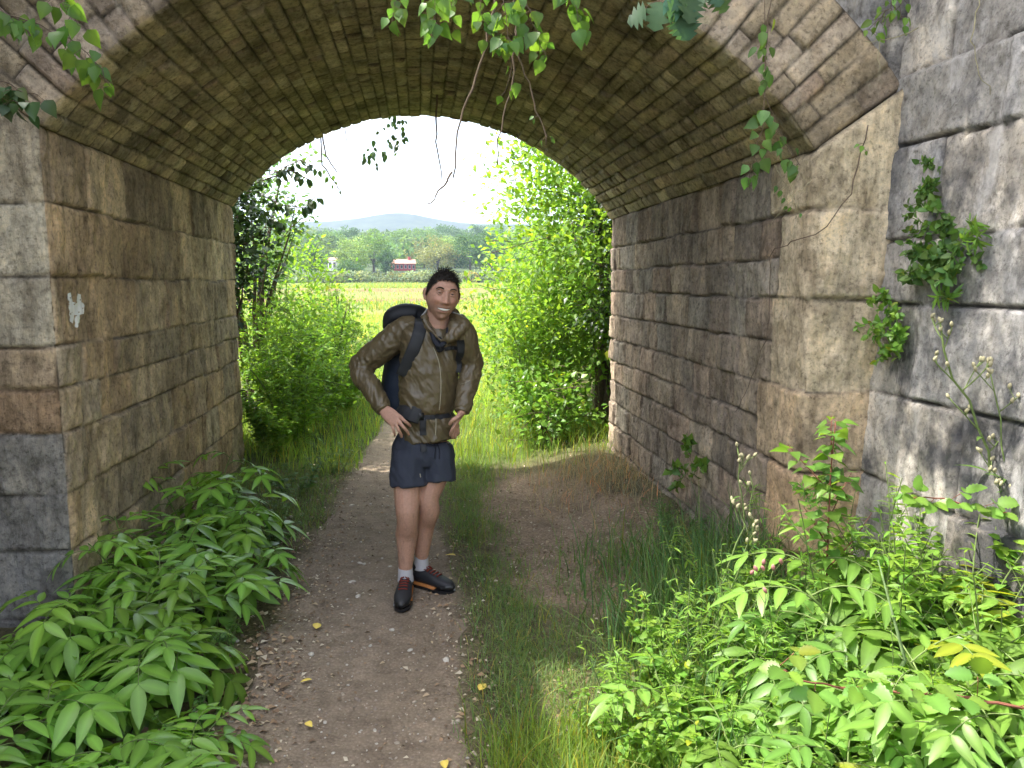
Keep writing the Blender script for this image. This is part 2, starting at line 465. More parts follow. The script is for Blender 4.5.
def masonry(name, mapf, u0, u1, v_edges, bounds, mat, pal, seed, res=.014, depth=.028, jw=.013, rough=.010, wob=.008, off=.008, keep=None, joint_col=(.07, .06, .05), jc=.75, parent=bridge, joints=None, vj=1.0, merge=None, pal2=None, ringcol=None):
    r = np.random.default_rng(seed)
    v0, v1 = v_edges[0], v_edges[-1]
    nu, nv = max(4, int((u1 - u0) / res)), max(4, int((v1 - v0) / res))
    us, vs = np.linspace(u0, u1, nu), np.linspace(v0, v1, nv)
    U, V = np.meshgrid(us, vs); U = U.ravel(); V = V.ravel()
    p = np.stack([U, V, np.full_like(U, seed * 3.3)], -1)
    uw = U + wob * (fbm(p * 4, 2, seed) + .5 * fbm(p * 17, 2, seed + 4)); vw = V + wob * (fbm(p * 3, 2, seed + 9) + .5 * fbm(p * 15, 2, seed + 5))
    ci = np.clip(np.searchsorted(v_edges, vw, side='right') - 1, 0, len(v_edges) - 2)
    du = np.full(len(U), 9.); sid = np.zeros(len(U), int)
    off_i = 0
    sizes = []
    su = np.zeros(len(U))
    for c in range(len(v_edges) - 1):
        m = ci == c; b = bounds[c]
        s = np.clip(np.searchsorted(b, uw[m], side='right') - 1, 0, len(b) - 2)
        du[m] = np.minimum(uw[m] - b[s], b[s + 1] - uw[m]); sid[m] = off_i + s
        su[m] = uw[m] - .5 * (b[s] + b[s + 1])
        off_i += len(b) - 1
    lo_e, hi_e = v_edges[ci], v_edges[ci + 1]
    special = np.zeros(len(U), bool)
    if merge is not None:
        c1, ends, big = merge; kb = np.clip(np.searchsorted(big, vw, side='right') - 1, 0, len(big) - 2)
        special = uw < c1 + np.asarray(ends)[kb]
        lo_e = np.where(special, big[kb], lo_e); hi_e = np.where(special, big[kb + 1], hi_e)
        du = np.where(special, np.minimum(c1 + np.asarray(ends)[kb] - uw, uw - u0 + .5), du)
        sid = np.where(special, off_i + kb, sid); su = np.where(special, 0, su); off_i += len(big)
    dv = np.minimum(vw - lo_e, hi_e - vw)
    cr = jw * 2.2
    e = np.minimum(du, dv)
    m = (du < cr) & (dv < cr)
    e[m] = cr - np.sqrt((cr - du[m]) ** 2 + (cr - dv[m]) ** 2)
    o = r.normal(0, off, off_i)[sid]; tl = r.normal(0, .03, off_i)[sid] * su
    p3 = p.copy(); p3[:, 2] += sid * 1.7
    d = o + tl + rough * fbm(p3 * np.array([9, 5, 1]), 4, seed + 20) + rough * .55 * fbm(p * np.array([34, 18, 1]), 3, seed + 30)
    jvar = np.clip(.75 + .9 * fbm(p * 2.5, 3, seed + 40), .12, 1.3)
    g = np.exp(-(np.maximum(e, 0) / (jw * (.55 + .5 * jvar))) ** 2)
    g = g * np.where((du < dv) & ~special, vj, 1.0)
    d = d * (1 - g) - depth * jvar * g
    pal = np.asarray(pal); pick = r.integers(0, len(pal), off_i)
    sc = pal[pick] * r.normal(1, .1, off_i)[:, None].clip(.75, 1.25)
    if merge is not None:
        pp = np.asarray(pal2); sc[-len(big):] = pp[np.minimum(np.arange(len(big)), len(pp) - 1)] * r.normal(1, .06, len(big))[:, None]
    col = sc[sid] * (1 + .22 * fbm(p * 3.2, 4, seed + 50))[:, None]
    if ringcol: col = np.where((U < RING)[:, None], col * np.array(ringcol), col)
    gj = (g * jc)[:, None]
    col = col * (1 - gj) + np.array(joint_col) * gj
    P = mapf(U, V, d)
    f = grid_faces(nu, nv)
    if keep is not None:
        kp = keep(P); f = f[kp[f].all(1)]
    used = np.unique(f); idx = np.full(len(P), -1); idx[used] = np.arange(len(used))
    mb = MB(); mb.add(P[used] - BO, idx[f], None, col[used].clip(0, 1))
    return mb.build(name, mat, parent)

# courses of the vault, shared by ring and soffit
nc = 45
th = np.linspace(TH_L, TH_R, nc + 1); th[1:-1] += rng.normal(0, .003, nc - 1)
v_th = th * RAD
RING = .50
def vault_map(U, V, d):
    theta = V / RAD
    x_at = CX + RAD * np.sin(theta)
    yn, yf = y_near(x_at), y_far(x_at)
    Ls = yf - yn
    total = RING + 3.6 + RING
    u = U
    r = np.where(u < RING, RAD + (RING - u), np.where(u > RING + 3.6, RAD + (u - RING - 3.6), RAD))
    y = np.where(u < RING, yn, np.where(u > RING + 3.6, yf, yn + (u - RING) / 3.6 * Ls))
    # displacement: ring face outward -y, soffit inward -r
    w1 = np.clip((u - RING) / .03 * .5 + .5, 0, 1); w2 = np.clip((u - RING - 3.6) / .03 * .5 + .5, 0, 1)
    ch = np.maximum(0, .03 - np.abs(u - RING)) * .5 + np.maximum(0, .03 - np.abs(u - RING - 3.6)) * .5
    d = d - ch
    ny = -(1 - w1) + w2; nr = -(w1 * (1 - w2)); nn = np.sqrt(ny ** 2 + nr ** 2) + 1e-6
    r = r + nr / nn * d; y = y + ny / nn * d
    return np.stack([CX + r * np.sin(theta), y, CZ + r * np.cos(theta)], -1)
rb = np.random.default_rng(3)
vb = []
for c in range(nc):
    a = rb.uniform(.14, .40)
    f0 = RING + rb.uniform(.1, .24)
    vb.append(np.concatenate([[0, a], boundaries(f0, RING * 2 + 3.6, .11, .23, rb)]))
M_VAULT = stone_mat('vault stone', .3, (7, 2.5, 7), .25, (.05, .045, .035), .5, 2.2, (.48, .43, .32), .3)
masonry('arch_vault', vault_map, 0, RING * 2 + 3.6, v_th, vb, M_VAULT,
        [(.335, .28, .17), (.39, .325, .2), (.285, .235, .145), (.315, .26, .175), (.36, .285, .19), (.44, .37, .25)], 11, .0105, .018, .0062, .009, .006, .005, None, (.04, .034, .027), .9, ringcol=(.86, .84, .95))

# abutments: pier face, corner, passage wall, far corner
def abut(name, pts, side, courses, mk_bounds, mat, pal, seed, spring, **kw):
    pa = Path2(pts, side)
    def mapf(U, V, d):
        pos, n, ch = pa(U)
        q = pos + n * (d - ch)[:, None]
        # the bed under the arch is level inside and slopes up along the face joint outside
        x0_, th0 = (XL, TH_L) if pts[1][0] < 0 else (XR, TH_R)
        top = spring + .004 + np.abs(q[:, 0] - x0_) / math.tan(abs(th0)) * ((np.abs(q[:, 0]) > abs(x0_)))
        zt = courses[-2]; Z = np.where(V < zt, V, zt + (V - zt) / (courses[-1] - zt) * (top - zt))
        return np.stack([q[:, 0], q[:, 1], Z], -1)
    return masonry(name, mapf, 0, pa.cum[-1], np.array(courses), mk_bounds(pa, courses), mat, pal, seed, **kw)

PAL_L = [(.46, .36, .24), (.39, .30, .20), (.52, .41, .28), (.34, .27, .19), (.43, .35, .25), (.47, .345, .215)]
PAL_R = [(.38, .305, .235), (.33, .27, .215), (.43, .35, .265), (.36, .315, .26), (.30, .25, .2), (.41, .315, .24)]
M_L = stone_mat('warm limestone', .36, (8, 8, 2.0), .12, (.09, .07, .05), .8, 1.8)
M_R = stone_mat('brown limestone', .3, (10, 10, 2.6), .05, (.06, .052, .045), .9)

lp = [(-2.5, y_near(-2.5)), (XL, y_near(XL)), (XL, y_far(XL)), (-2.4, y_far(-2.4))]
cl = [-.3, .08, .42, .70, .99, 1.2, 1.40, 1.72, 2.05, 2.40]
def bl(pa, cs):
    r = np.random.default_rng(21); c1, c2 = pa.cum[1], pa.cum[2]; out = []
    for i in range(len(cs) - 1):
        q = r.uniform(.22, .3) if i % 2 else r.uniform(.36, .5)
        z0 = cs[i]
        pair = i in (4, 5)
        out.append(boundaries(0, pa.cum[3], .3, .62, r, [c1 - (.6 if i % 2 else .42), c1 + q, c2 - r.uniform(.2, .45), c2 + .35]))
    return out
pl_ = Path2(lp, -1)
abut('abutment', lp, -1, cl, bl, M_L, PAL_L, 31, ZL, res=.0115, depth=.022, jw=.0065, rough=.019, off=.005, vj=.4, wob=.014, merge=(pl_.cum[1], [-.004] * 9, np.array(cl)), pal2=[(.25, .24, .23), (.26, .25, .235), (.27, .255, .235), (.28, .26, .23), (.42, .29, .18), (.46, .35, .23), (.52, .46, .35), (.56, .5, .38), (.5, .43, .31)])

rp = [(2.4, y_near(2.4)), (XR, y_near(XR)), (XR, y_far(XR)), (2.5, y_far(2.5))]
BIGR = np.array([-.3, .0, .4, .80, 1.184, 1.617, 2.015, 2.28]); RQ = [.34, .42, .33, .46, .36, .3, .43]
cr_ = [-.3, .0, .2, .4, .6, .80, .99, 1.184, 1.4, 1.617, 1.81, 2.015, 2.28]
def br(pa, cs):
    r = np.random.default_rng(22); c1, c2 = pa.cum[1], pa.cum[2]; out = []
    q = .33
    for i in range(len(cs) - 1):
        out.append(boundaries(0, pa.cum[3], .17, .46, r, [c1 + RQ[int(np.clip(np.searchsorted(BIGR, .5 * (cs[i] + cs[i + 1])) - 1, 0, len(RQ) - 1))], c2 - r.uniform(.12, .35), c2 + .35]))
    return out
pr_ = Path2(rp, 1)
abut('abutment', rp, 1, cr_, br, M_R, PAL_R, 32, ZR, res=.0115, depth=.026, jw=.007, rough=.02, off=.007, vj=.6, wob=.013, merge=(pr_.cum[1], RQ, BIGR), pal2=[(.40, .29, .2), (.42, .29, .19), (.52, .37, .24), (.57, .44, .3), (.58, .48, .34), (.6, .5, .36), (.56, .47, .33)])

# wing walls
M_W = stone_mat('grey weathered stone', .85, (5, 5, 2.4), .03, (.045, .047, .055), .8, 1.5, (.52, .5, .48), .5)
PAL_W = [(.30, .29, .275), (.35, .335, .31), (.25, .245, .24), (.38, .355, .32), (.31, .285, .255)]
def wing(x0, sgn, y1, y0, H, seed):
    def mapf(U, V, d):
        y = y1 - U; x = x0 + sgn * (.06 * V + .02 * U) - sgn * d
        return np.stack([x, y, V], -1)
    r = np.random.default_rng(seed)
    cs = [-.3]
    for c in (.02, .38, .8, 1.2, 1.6, 1.88, 2.28, 2.6, 2.95, 3.3, 3.7, 4.05, 4.4, 4.7):
        if c <= H: cs.append(c)
    b = [boundaries(0, y1 - y0, .4, .85, r, [r.uniform(.3, .7)]) for _ in cs[1:]]
    def keep(P): return P[:, 2] < np.interp(P[:, 1], [-1, .6, 2.0], [1.6, 2.2, 9]) + (9 if sgn > 0 else 0)
    return masonry('wing_wall', mapf, 0, y1 - y0, np.array(cs), b, M_W, PAL_W, seed, .0125, .028, .0065, .014, .016, .008, vj=.9, keep=keep)
wing(2.0, 1, y_near(2.0) + .06, -.9, 4.1, 41)
wing(-2.06, -1, y_near(-2.1) + .06, -.9, 4.7, 42)

# spandrel above the ring, both faces, parapet and road bed
def spandrel(yf, sgn, seed):
    def mapf(U, V, d): return np.stack([U, yf(U) + sgn * .12 - sgn * d, V], -1)
    def keep(P):
        rr = np.hypot(P[:, 0] - CX, P[:, 2] - CZ); ang = np.abs(np.arctan2(P[:, 0] - CX, P[:, 2] - CZ))
        return (rr > RAD + .42) & (ang < 1.1)
    r = np.random.default_rng(seed); cs = np.arange(2.2, 4.75, .34)
    b = [boundaries(-3.4, 3.4, .35, .7, r) for _ in cs[1:]]
    masonry('spandrel_wall', mapf, -3.4, 3.4, cs, b, M_W, PAL_W, seed, .03, .03, .02, .014, .01, .01, keep)
spandrel(y_near, 1, 51); spandrel(y_far, -1, 52)
mb = MB()
v = []
for z in (4.32, 4.5):
    v += [(-6, y_near(-6) + .03, z), (6, y_near(6) + .03, z), (6, y_far(6) - .03, z), (-6, y_far(-6) - .03, z)]
mb.add(np.array(v) - BO, [(0, 3, 2, 1), (4, 5, 6, 7), (0, 1, 5, 4), (1, 2, 6, 5), (2, 3, 7, 6), (3, 0, 4, 7)], None, (.2, .17, .12))
mb.build('road_bed', M_R, bridge, False)

# earth banks beside the passage
def bank(sgn, seed):
    U, V = np.meshgrid(np.linspace(2.32, 26, 60), np.linspace(-8, 20, 90)); X = U.ravel(); Y = V.ravel()
    p = np.stack([X, Y, 0 * X], -1)
    prof = np.interp(Y, [-8, -1, 2.5, 3.4, 6.6, 7.3, 9, 20], [-.3, 1.3, 3.6, 4.3, 4.3, 2.2, .4, -.4])
    Z = prof + .15 * fbm(p * 1.2, 3, seed)
    Z = np.minimum(Z, np.interp(Y, [-1, .6, 2.0], [1.4, 2.0, 9])) if sgn < 0 else Z
    edge = sstep(7.05, 7.3, Y) * (1 - sstep(2.3, 3.3, X))
    Z = Z * (1 - .0 * edge)
    q = np.stack([sgn * X, Y, Z], 1)
    f = grid_faces(60, 90)
    mb = MB(); mb.add(q, f, None, np.array([.1, .1, .045]))
    # inner side down to the ground so it is a closed slope
    n = 90; i0 = np.arange(n) * 60
    low = q[i0].copy(); low[:, 2] = -.5
    top = q[i0]
    vv = np.concatenate([top, low]); ff = [(a, a + 1, n + a + 1, n + a) for a in range(n - 1)]
    mb.add(vv, ff, None, np.array([.1, .09, .05]))
    k = NT('bank earth'); pos = k.pos()
    c = k.mix(k.col(), k.ramp(k.noise(pos, 3, 5, .7), (.3, (.5, .5, .5)), (.7, (1.4, 1.5, 1.2))), 1.0, 'MULTIPLY')
    o = mb.build('embankment', k.done(k.bsdf(c, .95, k.bump(k.noise(pos, 14, 4), .8, .05), .1)))
    tag(o, kind='structure')
bank(1, 71); bank(-1, 72)

# worn splash of white paint on the passage wall
def paint_mark():
    z = [(135, 392), (142, 388), (146, 408), (154, 410), (155, 390), (162, 392), (164, 408), (169, 412), (168, 432), (160, 434), (161, 446), (156, 460), (150, 459), (149, 440), (146, 452), (140, 448), (139, 430), (136, 412)]
    poly = np.array([(a * .495, 100 + b * .495) for a, b in z])
    wall = [o for o in bridge.children if o.name == 'abutment'][0]
    bv = BVHTree.FromPolygons([v.co + Vector(BO) for v in wall.data.vertices], [tuple(p.vertices) for p in wall.data.polygons])
    gx, gy = np.meshgrid(np.arange(62, 88, .3), np.arange(288, 332, .3)); sh = gx.shape
    def inside(px, py):
        c = np.zeros(px.shape, bool); n = len(poly)
        for i in range(n):
            x1, y1 = poly[i]; x2, y2 = poly[(i + 1) % n]
            m = ((y1 > py) != (y2 > py)) & (px < (x2 - x1) * (py - y1) / (y2 - y1 + 1e-9) + x1); c ^= m
        return c
    wob = .9 * fbm(np.stack([gx * .35, gy * .35, 0 * gx], -1), 3, 8)
    ins = inside(gx + wob, gy + wob) & (fbm(np.stack([gx * .5, gy * .5, 0 * gx + 5], -1), 3, 9) > -.42)
    V = []
    for a, b in zip(gx.ravel(), gy.ravel()):
        d = ray(a, b); h = bv.ray_cast(Vector((0, 0, CAM_H)), Vector(d)); V.append(np.array(h[0]) + np.array([.0025, 0, 0]) if h[0] is not None else at(a, b, X=XL))
    V = np.array(V); f = grid_faces(sh[1], sh[0]); f = f[ins.ravel()[f].all(1)]; u = np.unique(f); idx = np.full(len(V), -1); idx[u] = np.arange(len(u))
    mb = MB(); mb.add(V[u] - BO, idx[f])
    k = NT('worn white paint'); c = k.ramp(k.noise(k.pos(), 70, 5, .7), (.28, (.5, .46, .4)), (.38, (.86, .85, .82)))
    o = mb.build('paint_mark', k.done(k.bsdf(c, .8, None, .2)), bridge); o['label'] = 'worn patch of white paint on the passage wall'
paint_mark()
# ------------------------------------------------------------------ plants: generators
UP = np.array([0, 0, 1.])
def tint(n, r, lo=.75, hi=1.25, yel=.15):
    b = r.uniform(lo, hi, n)[:, None]; y = r.uniform(-yel, yel, n)[:, None]
    k = (r.uniform(0, 1, n) < .010)[:, None]; yv = np.where(k, np.array([1.7, 1.15, .7]), 1.0)
    return np.concatenate([b * (1 + y), b, b * (1 - y)], 1) * yv

def curve(p0, d0, L, bend, n=8, wob=.0, r=rng):
    """a stem from p0 along d0 that bends towards vector bend"""
    p = np.array(p0, float); d = norm(np.array(d0, float)); out = [p.copy()]
    for i in range(n):
        d = norm(d + np.array(bend) / n + r.normal(0, wob, 3)); p = p + d * L / n; out.append(p.copy())
    return np.array(out)

def along(pts, t):
    """points and tangents at fractions t of a polyline"""
    seg = np.linalg.norm(np.diff(pts, axis=0), axis=1); s = np.concatenate([[0], np.cumsum(seg)]); x = np.asarray(t) * s[-1]
    p = np.stack([np.interp(x, s, pts[:, k]) for k in range(3)], -1)
    i = np.clip(np.searchsorted(s, x, side='right') - 1, 0, len(seg) - 1)
    return p, norm(np.diff(pts, axis=0)[i])

LEAFLET = [leaf_tpl(1, .34, 6, f, dr, 1.0, .62, 0, .42, 1.42) for f, dr in ((.22, .12), (.18, .25), (.25, .38))]
OVATE = leaf_tpl(1, .62, 5, .22, .2, .9, .55, 0, .36, 1.2)
HEART = leaf_tpl(1, .8, 6, .2, .22, 1.25, .38, 0, .28, 1.2)
TOOTHED = leaf_tpl(1, .72, 12, .2, .18, .8, .5, .13, .42, 1.3)
SLIM = leaf_tpl(1, .2, 5, .3, .3, .9, .7, 0, .45, 1.25)
SMALL = simple_leaf(.55); TINY = simple_leaf(.4)
BROAD = simple_leaf(.75)

def compound_leaf(mb_l, mb_s, p0, d0, L, pairs, leaflet, r, col, droop=.5, stalk=.28):
    """pinnate leaf: rachis with opposite leaflets and one at the tip"""
    pts = curve(p0, d0, L, (0, 0, -droop), 7, .03, r)
    tubes(mb_s, pts, np.linspace(.0028, .0013, len(pts)), 4, (1, 1, 1), 0, False)
    t = np.linspace(stalk, .97, pairs)
    p, tg = along(pts, t)
    side = norm(np.cross(tg, UP)); nrm = np.cross(side, tg)
    for s in (-1, 1):
        d = norm(tg * r.uniform(.45, .75, pairs)[:, None] + side * s + nrm * r.uniform(-.25, .15, pairs)[:, None])
        up = norm(nrm + UP * .15 + norm(np.array(d0) * (1, 1, 0)) * .25 + r.normal(0, .16, (pairs, 3)))
        size = leaflet * (.75 + .35 * np.sin(np.linspace(.5, 2.4, pairs))) * r.uniform(.9, 1.1, pairs)
        stamp(mb_l, LEAFLET[r.integers(3)], frames(d, up), p, size, col * r.uniform(.92, 1.08, (pairs, 1)))
    stamp(mb_l, LEAFLET[r.integers(3)], frames(tg[-1:], nrm[-1:]), pts[-1:], leaflet * 1.12, col)

def pinnate_plant_parts(seed, H, nst, per, leaflet, pairs, spread=.35, leafL=.26):
    r = np.random.default_rng(seed); L, S = MB(), MB()
    for k in range(nst):
        a = r.uniform(0, 6.28); rr = r.uniform(.02, .12)
        p0 = np.array([math.cos(a) * rr, math.sin(a) * rr, -.03]); h = H * r.uniform(.6, 1.05)
        st = curve(p0, (math.cos(a) * spread, math.sin(a) * spread, 1), h, (math.cos(a) * .25, math.sin(a) * .25, .1), 8, .04, r)
        tubes(S, st, np.linspace(.006, .003, len(st)), 6, (.9, 1, .7))
        phi = r.uniform(0, 6.28)
        for j in range(per):
            t = .38 + .62 * (j + .5) / per; q, tg = along(st, [min(t, 1)])
            phi += 2.4 + r.uniform(-.3, .3); elev = np.interp(t, [.35, 1], [.35, 1.3]) + r.uniform(-.15, .15)
            d = np.array([math.cos(phi), math.sin(phi), elev])
            sz = np.interp(t, [.35, .7, 1], [.95, 1.1, .7]) * r.uniform(.85, 1.12)
            c = tint(1, r, .72, 1.2, .1)[0] * np.interp(t, [.35, 1], [.85, 1.2])
            compound_leaf(L, S, q[0], d, leafL * sz, pairs, leaflet * sz, r, c, r.uniform(1.0, 1.7))
    return L, S

def place_plants(name, cat, group, protos, mats, spots, labels):
    """protos: list of (foliage MB, stem MB); the first use makes the thing, later ones are copies"""
    made = {}
    for i, (x, y, k, rz, sc) in enumerate(spots):
        z = float(ground_h(x, y)) if not isinstance(k, tuple) else k[1]
        kk = k if not isinstance(k, tuple) else k[0]
        if kk not in made:
            t = thing(name, labels[i], cat, (x, y, z), rz, group); t.scale = (sc,) * 3
            protos[kk][0].build('foliage', mats[0], t)
            if protos[kk][1].n: protos[kk][1].build('stem', mats[1], t)
            made[kk] = t
        else:
            dup(made[kk], (x, y, z), rz, labels[i], sc)

L_DEEP = leaf_mat('glossy deep green leaf', (.14, .265, .04), .34, .34, .5)
L_BRIGHT = leaf_mat('fresh light green leaf', (.11, .205, .035), .42, .42, .4)
L_FRESH = leaf_mat('fresh mid green leaf', (.16, .30, .05), .38, .36, .45)
L_LIME = leaf_mat('thin lime green leaf', (.15, .26, .04), .5, .5, .35)
L_DARK = leaf_mat('dark ivy leaf', (.03, .065, .018), .22, .4, .45)
L_MID = leaf_mat('mid green leaf', (.075, .15, .035), .4, .5, .35)
L_GREY = leaf_mat('greyish green leaf', (.11, .155, .075), .35, .6, .3)
S_GREEN = bark_mat('green stem', (.16, .22, .07))
S_BROWN = bark_mat('brown twig', (.14, .10, .07))
S_RED = bark_mat('reddish cane', (.24, .09, .06))
S_PALE = bark_mat('pale dry stem', (.36, .33, .2))

# ---- broad pinnate plants on both sides
PP = [pinnate_plant_parts(100 + i, H, n, per, lf, pr, sp, lL) for i, (H, n, per, lf, pr, sp, lL) in enumerate(
    [(.56, 6, 5, .145, 3, .4, .25), (.42, 6, 5, .15, 3, .5, .24), (.62, 5, 6, .14, 3, .3, .26), (.34, 6, 5, .145, 3, .6, .22)])]
left_spots = [(-1.40, 4.95, 2, .3, 1.0), (-1.25, 4.45, 0, 1.2, 1.0), (-1.05, 4.15, 1, 2.2, .9), (-1.42, 3.95, 2, 3.3, .9), (-1.05, 3.65, 0, 4.0, .88),
              (-1.40, 3.45, 0, 5.2, .95), (-1.02, 3.2, 3, .8, 1.0), (-1.50, 3.2, 3, 1.9, .8), (-1.25, 2.85, 3, 2.9, .95), (-1.78, 3.25, 3, .4, .5),
              (-1.62, 2.8, 3, 5.6, .62)]
left_labels = ['glossy green plant at the far end of the row under the left wall', 'tall glossy pinnate plant near the far end of the left row',
               'glossy pinnate plant leaning out over the path edge behind the others', 'tall pinnate plant standing close against the tan wall mid row',
               'spreading glossy plant beside the path in the middle of the left row', 'glossy plant right beneath the corner of the left pier',
               'low arching plant whose leaves hang toward the path in front of the pier', 'upright pinnate plant pressed to the dark foot of the left pier',
               'wide glossy plant between the pier foot and the path', 'pinnate plant at the left frame edge beside the pier',
               'dark leaved plant in the left corner below the pier']
place_plants('pinnate_plant', 'plant', 'pinnate plants under the left wall', PP, (L_DEEP, S_GREEN), left_spots, left_labels)
PP2 = [pinnate_plant_parts(140 + i, H, n, per, lf, pr, sp, lL) for i, (H, n, per, lf, pr, sp, lL) in enumerate(
    [(.27, 6, 5, .14, 3, .5, .24), (.32, 5, 6, .135, 3, .45, .22), (.24, 6, 5, .145, 3, .6, .24)])]
fr = [(-1.32, 2.3, 0, .2, 1.0), (-1.0, 2.22, 2, 1.6, 1.0), (-.80, 2.45, 1, 3.0, .8), (-1.55, 2.35, 1, 4.0, 1.0), (-1.12, 2.0, 0, 5.0, 1.0)]
place_plants('pinnate_plant', 'plant', 'light green plants in the near left corner', PP2, (L_FRESH, S_GREEN), fr,
             ['light green pinnate plant in the near left corner', 'light green plant at the bottom edge left of the path', 'small light green plant nearest the path in the left corner',
              'light green plant half cut by the left picture edge', 'light green plant lowest in the left corner'])
PP3 = [pinnate_plant_parts(160 + i, H, n, per, lf, pr, sp, lL) for i, (H, n, per, lf, pr, sp, lL) in enumerate(
    [(.40, 8, 6, .098, 4, .5, .24), (.46, 7, 7, .092, 4, .4, .24), (.34, 8, 6, .10, 4, .65, .22)])]
rt = [(1.05, 1.9, 0, .3, .95), (1.35, 1.75, 2, 1.4, 1.0), (1.62, 2.05, 0, 2.5, 1.2), (1.4, 2.3, 0, 3.6, 1.05), (1.72, 2.4, 1, 4.7, 1.4), (1.05, 2.35, 2, 5.8, .95), (1.2, 1.62, 1, .9, .9), (1.8, 1.95, 1, 2.0, 1.3), (.95, 2.05, 1, 5.1, .62), (1.62, 1.6, 2, 3, 1.0), (1.85, 2.6, 1, 4.4, 1.4), (1.5, 2.7, 2, 1.0, .9)]
rl = ['sunlit pinnate plant in the middle of the near right clump', 'tall sunlit plant behind the red bramble cane', 'sunlit plant with wide fronds below the grey wing wall', 'sunlit pinnate plant behind the bramble leaves',
      'sunlit plant against the foot of the wing wall', 'sunlit plant beside the nettle patch', 'sunlit plant at the bottom edge of the right clump', 'sunlit plant at the right picture edge under the wall',
      'small sunlit plant nearest the grass verge on the right', 'sunlit plant in the lower right corner', 'pinnate plant deepest in the corner of wing wall and pier', 'pinnate plant at the foot of the pale corner stones']
place_plants('pinnate_plant', 'plant', 'sunlit plants in the near right clump', PP3, (L_BRIGHT, S_GREEN), rt, rl)

# ---- upright small-leaved weeds
def weed_parts(seed, H, nst, leaf, per, tpl, spread=.25, branch=0, elev=.35):
    r = np.random.default_rng(seed); L, S = MB(), MB()
    for k in range(nst):
        a = r.uniform(0, 6.28); rr = r.uniform(0, .1)
        st = curve((math.cos(a) * rr, math.sin(a) * rr, -.02), (math.cos(a) * spread, math.sin(a) * spread, 1), H * r.uniform(.6, 1.05), (math.cos(a) * .1, math.sin(a) * .1, .2), 8, .06, r)
        stems = [(st, .0035)]
        for b in range(branch):
            q, tg = along(st, [r.uniform(.3, .85)]); aa = r.uniform(0, 6.28)
            stems.append((curve(q[0], (math.cos(aa), math.sin(aa), .9), H * r.uniform(.15, .3), (0, 0, .5), 5, .06, r), .002))
        for s_, w in stems:
            tubes(S, s_, np.linspace(w, w * .4, len(s_)), 4, (1, 1, 1), 0, False)
            n = per if s_ is st else max(4, per // 3)
            t = r.uniform(.12, 1, n); q, tg = along(s_, t); ph = r.uniform(0, 6.28, n)
            d = np.stack([np.cos(ph), np.sin(ph), r.uniform(-.2, elev * 2, n)], 1)
            stamp(L, tpl, frames(d, UP + r.normal(0, .25, (n, 3))), q, leaf * (1.15 - .6 * t) * r.uniform(.7, 1.2, n), tint(n, r))
    return L, S
WD = [weed_parts(200, .62, 8, .06, 26, SLIM, .3, 2), weed_parts(201, .5, 9, .05, 26, OVATE, .35, 2), weed_parts(202, .7, 6, .055, 30, SLIM, .22, 3)]
ws = [(.78, 2.55, 0, .2, .95), (.95, 2.75, 1, 1.5, 1.0), (1.15, 2.85, 2, 2.6, .95), (.72, 2.3, 1, 3.8, .8), (1.3, 3.05, 0, 5.0, .95), (1.0, 2.5, 2, 5.9, .9), (.9, 2.25, 1, 1.1, .9), (1.55, 3.0, 1, 2.1, 1.0), (.62, 2.5, 1, 4.4, .6), (1.25, 2.5, 0, 4.9, 1.0), (1.7, 2.95, 2, 3.1, 1.05),
      (1.15, 2.0, 0, .7, .8), (1.45, 2.1, 2, 1.9, .85), (1.7, 2.25, 1, 3.3, .9), (1.3, 1.85, 1, 4.1, .7), (1.6, 1.85, 0, 5.5, .75), (1.0, 1.95, 2, 2.7, .6),
      (1.78, 2.4, 2, .3, 1.35), (1.88, 2.25, 0, 1.6, 1.5), (1.92, 2.5, 1, 2.9, 1.6), (1.7, 2.65, 2, 4.2, 1.2)]
wl = ['slender sunlit weed with pale tips at the edge of the right clump', 'leafy weed with small oval leaves behind the slender weed', 'tall thin weed in front of the right wall foot', 'low leafy weed beside the sunlit grass',
      'slender weed in the shade at the pier foot', 'tall thin weed with a pinkish dry tip in the right clump', 'oval leaved weed in front of the tall thin weed', 'leafy weed close to the pale corner stones',
      'smallest leafy weed on the grass verge', 'slender weed behind the sunlit fronds', 'tall weed between sapling and wing wall',
      'slender weed poking up through the nearest fronds', 'thin weed between the bramble cane and the fronds', 'oval leaved weed by the foot of the wing wall', 'oval leaved weed low among the bottom right fronds', 'slender weed in the bottom right corner', 'short thin weed at the left edge of the near fronds',
      'tall thin weed climbing the wing wall behind the fronds', 'tall slender weed at the right edge against the wing wall', 'tall leafy weed at the right edge below the thistle', 'tall thin weed between the sapling and the upper bramble cane']
place_plants('upright_weed', 'weed', 'upright weeds in the right clump', WD, (L_LIME, S_GREEN), ws, wl)
wd2 = [weed_parts(210, .3, 9, .05, 16, OVATE, .5, 1), weed_parts(211, .35, 8, .06, 14, SLIM, .4, 1)]
ws2 = [(-.95, 4.9, 0, .1, 1.0), (-1.05, 5.5, 1, 1.1, 1.0), (-1.0, 6.1, 0, 2.2, 1.1), (-.85, 2.7, 0, 3.1, .7), (-.92, 3.45, 1, 4.4, .7), (-.8, 6.8, 1, .6, 1.2), (1.5, 4.1, 0, 2.0, .9), (1.55, 4.6, 1, 2.0, .8)]
place_plants('ground_weed', 'weed', 'low weeds at the wall foot', wd2, (L_MID, S_GREEN), ws2,
             ['low weed at the far foot of the glossy plants', 'narrow leaved low weed under the left wall', 'low weed near the far left wall end', 'low weed on the path edge by the near plants',
              'low weed under the arching plants beside the path', 'narrow leaved weed at the left of the passage exit', 'low weed at the foot of the right wall', 'narrow leaved weed at the right wall foot'])

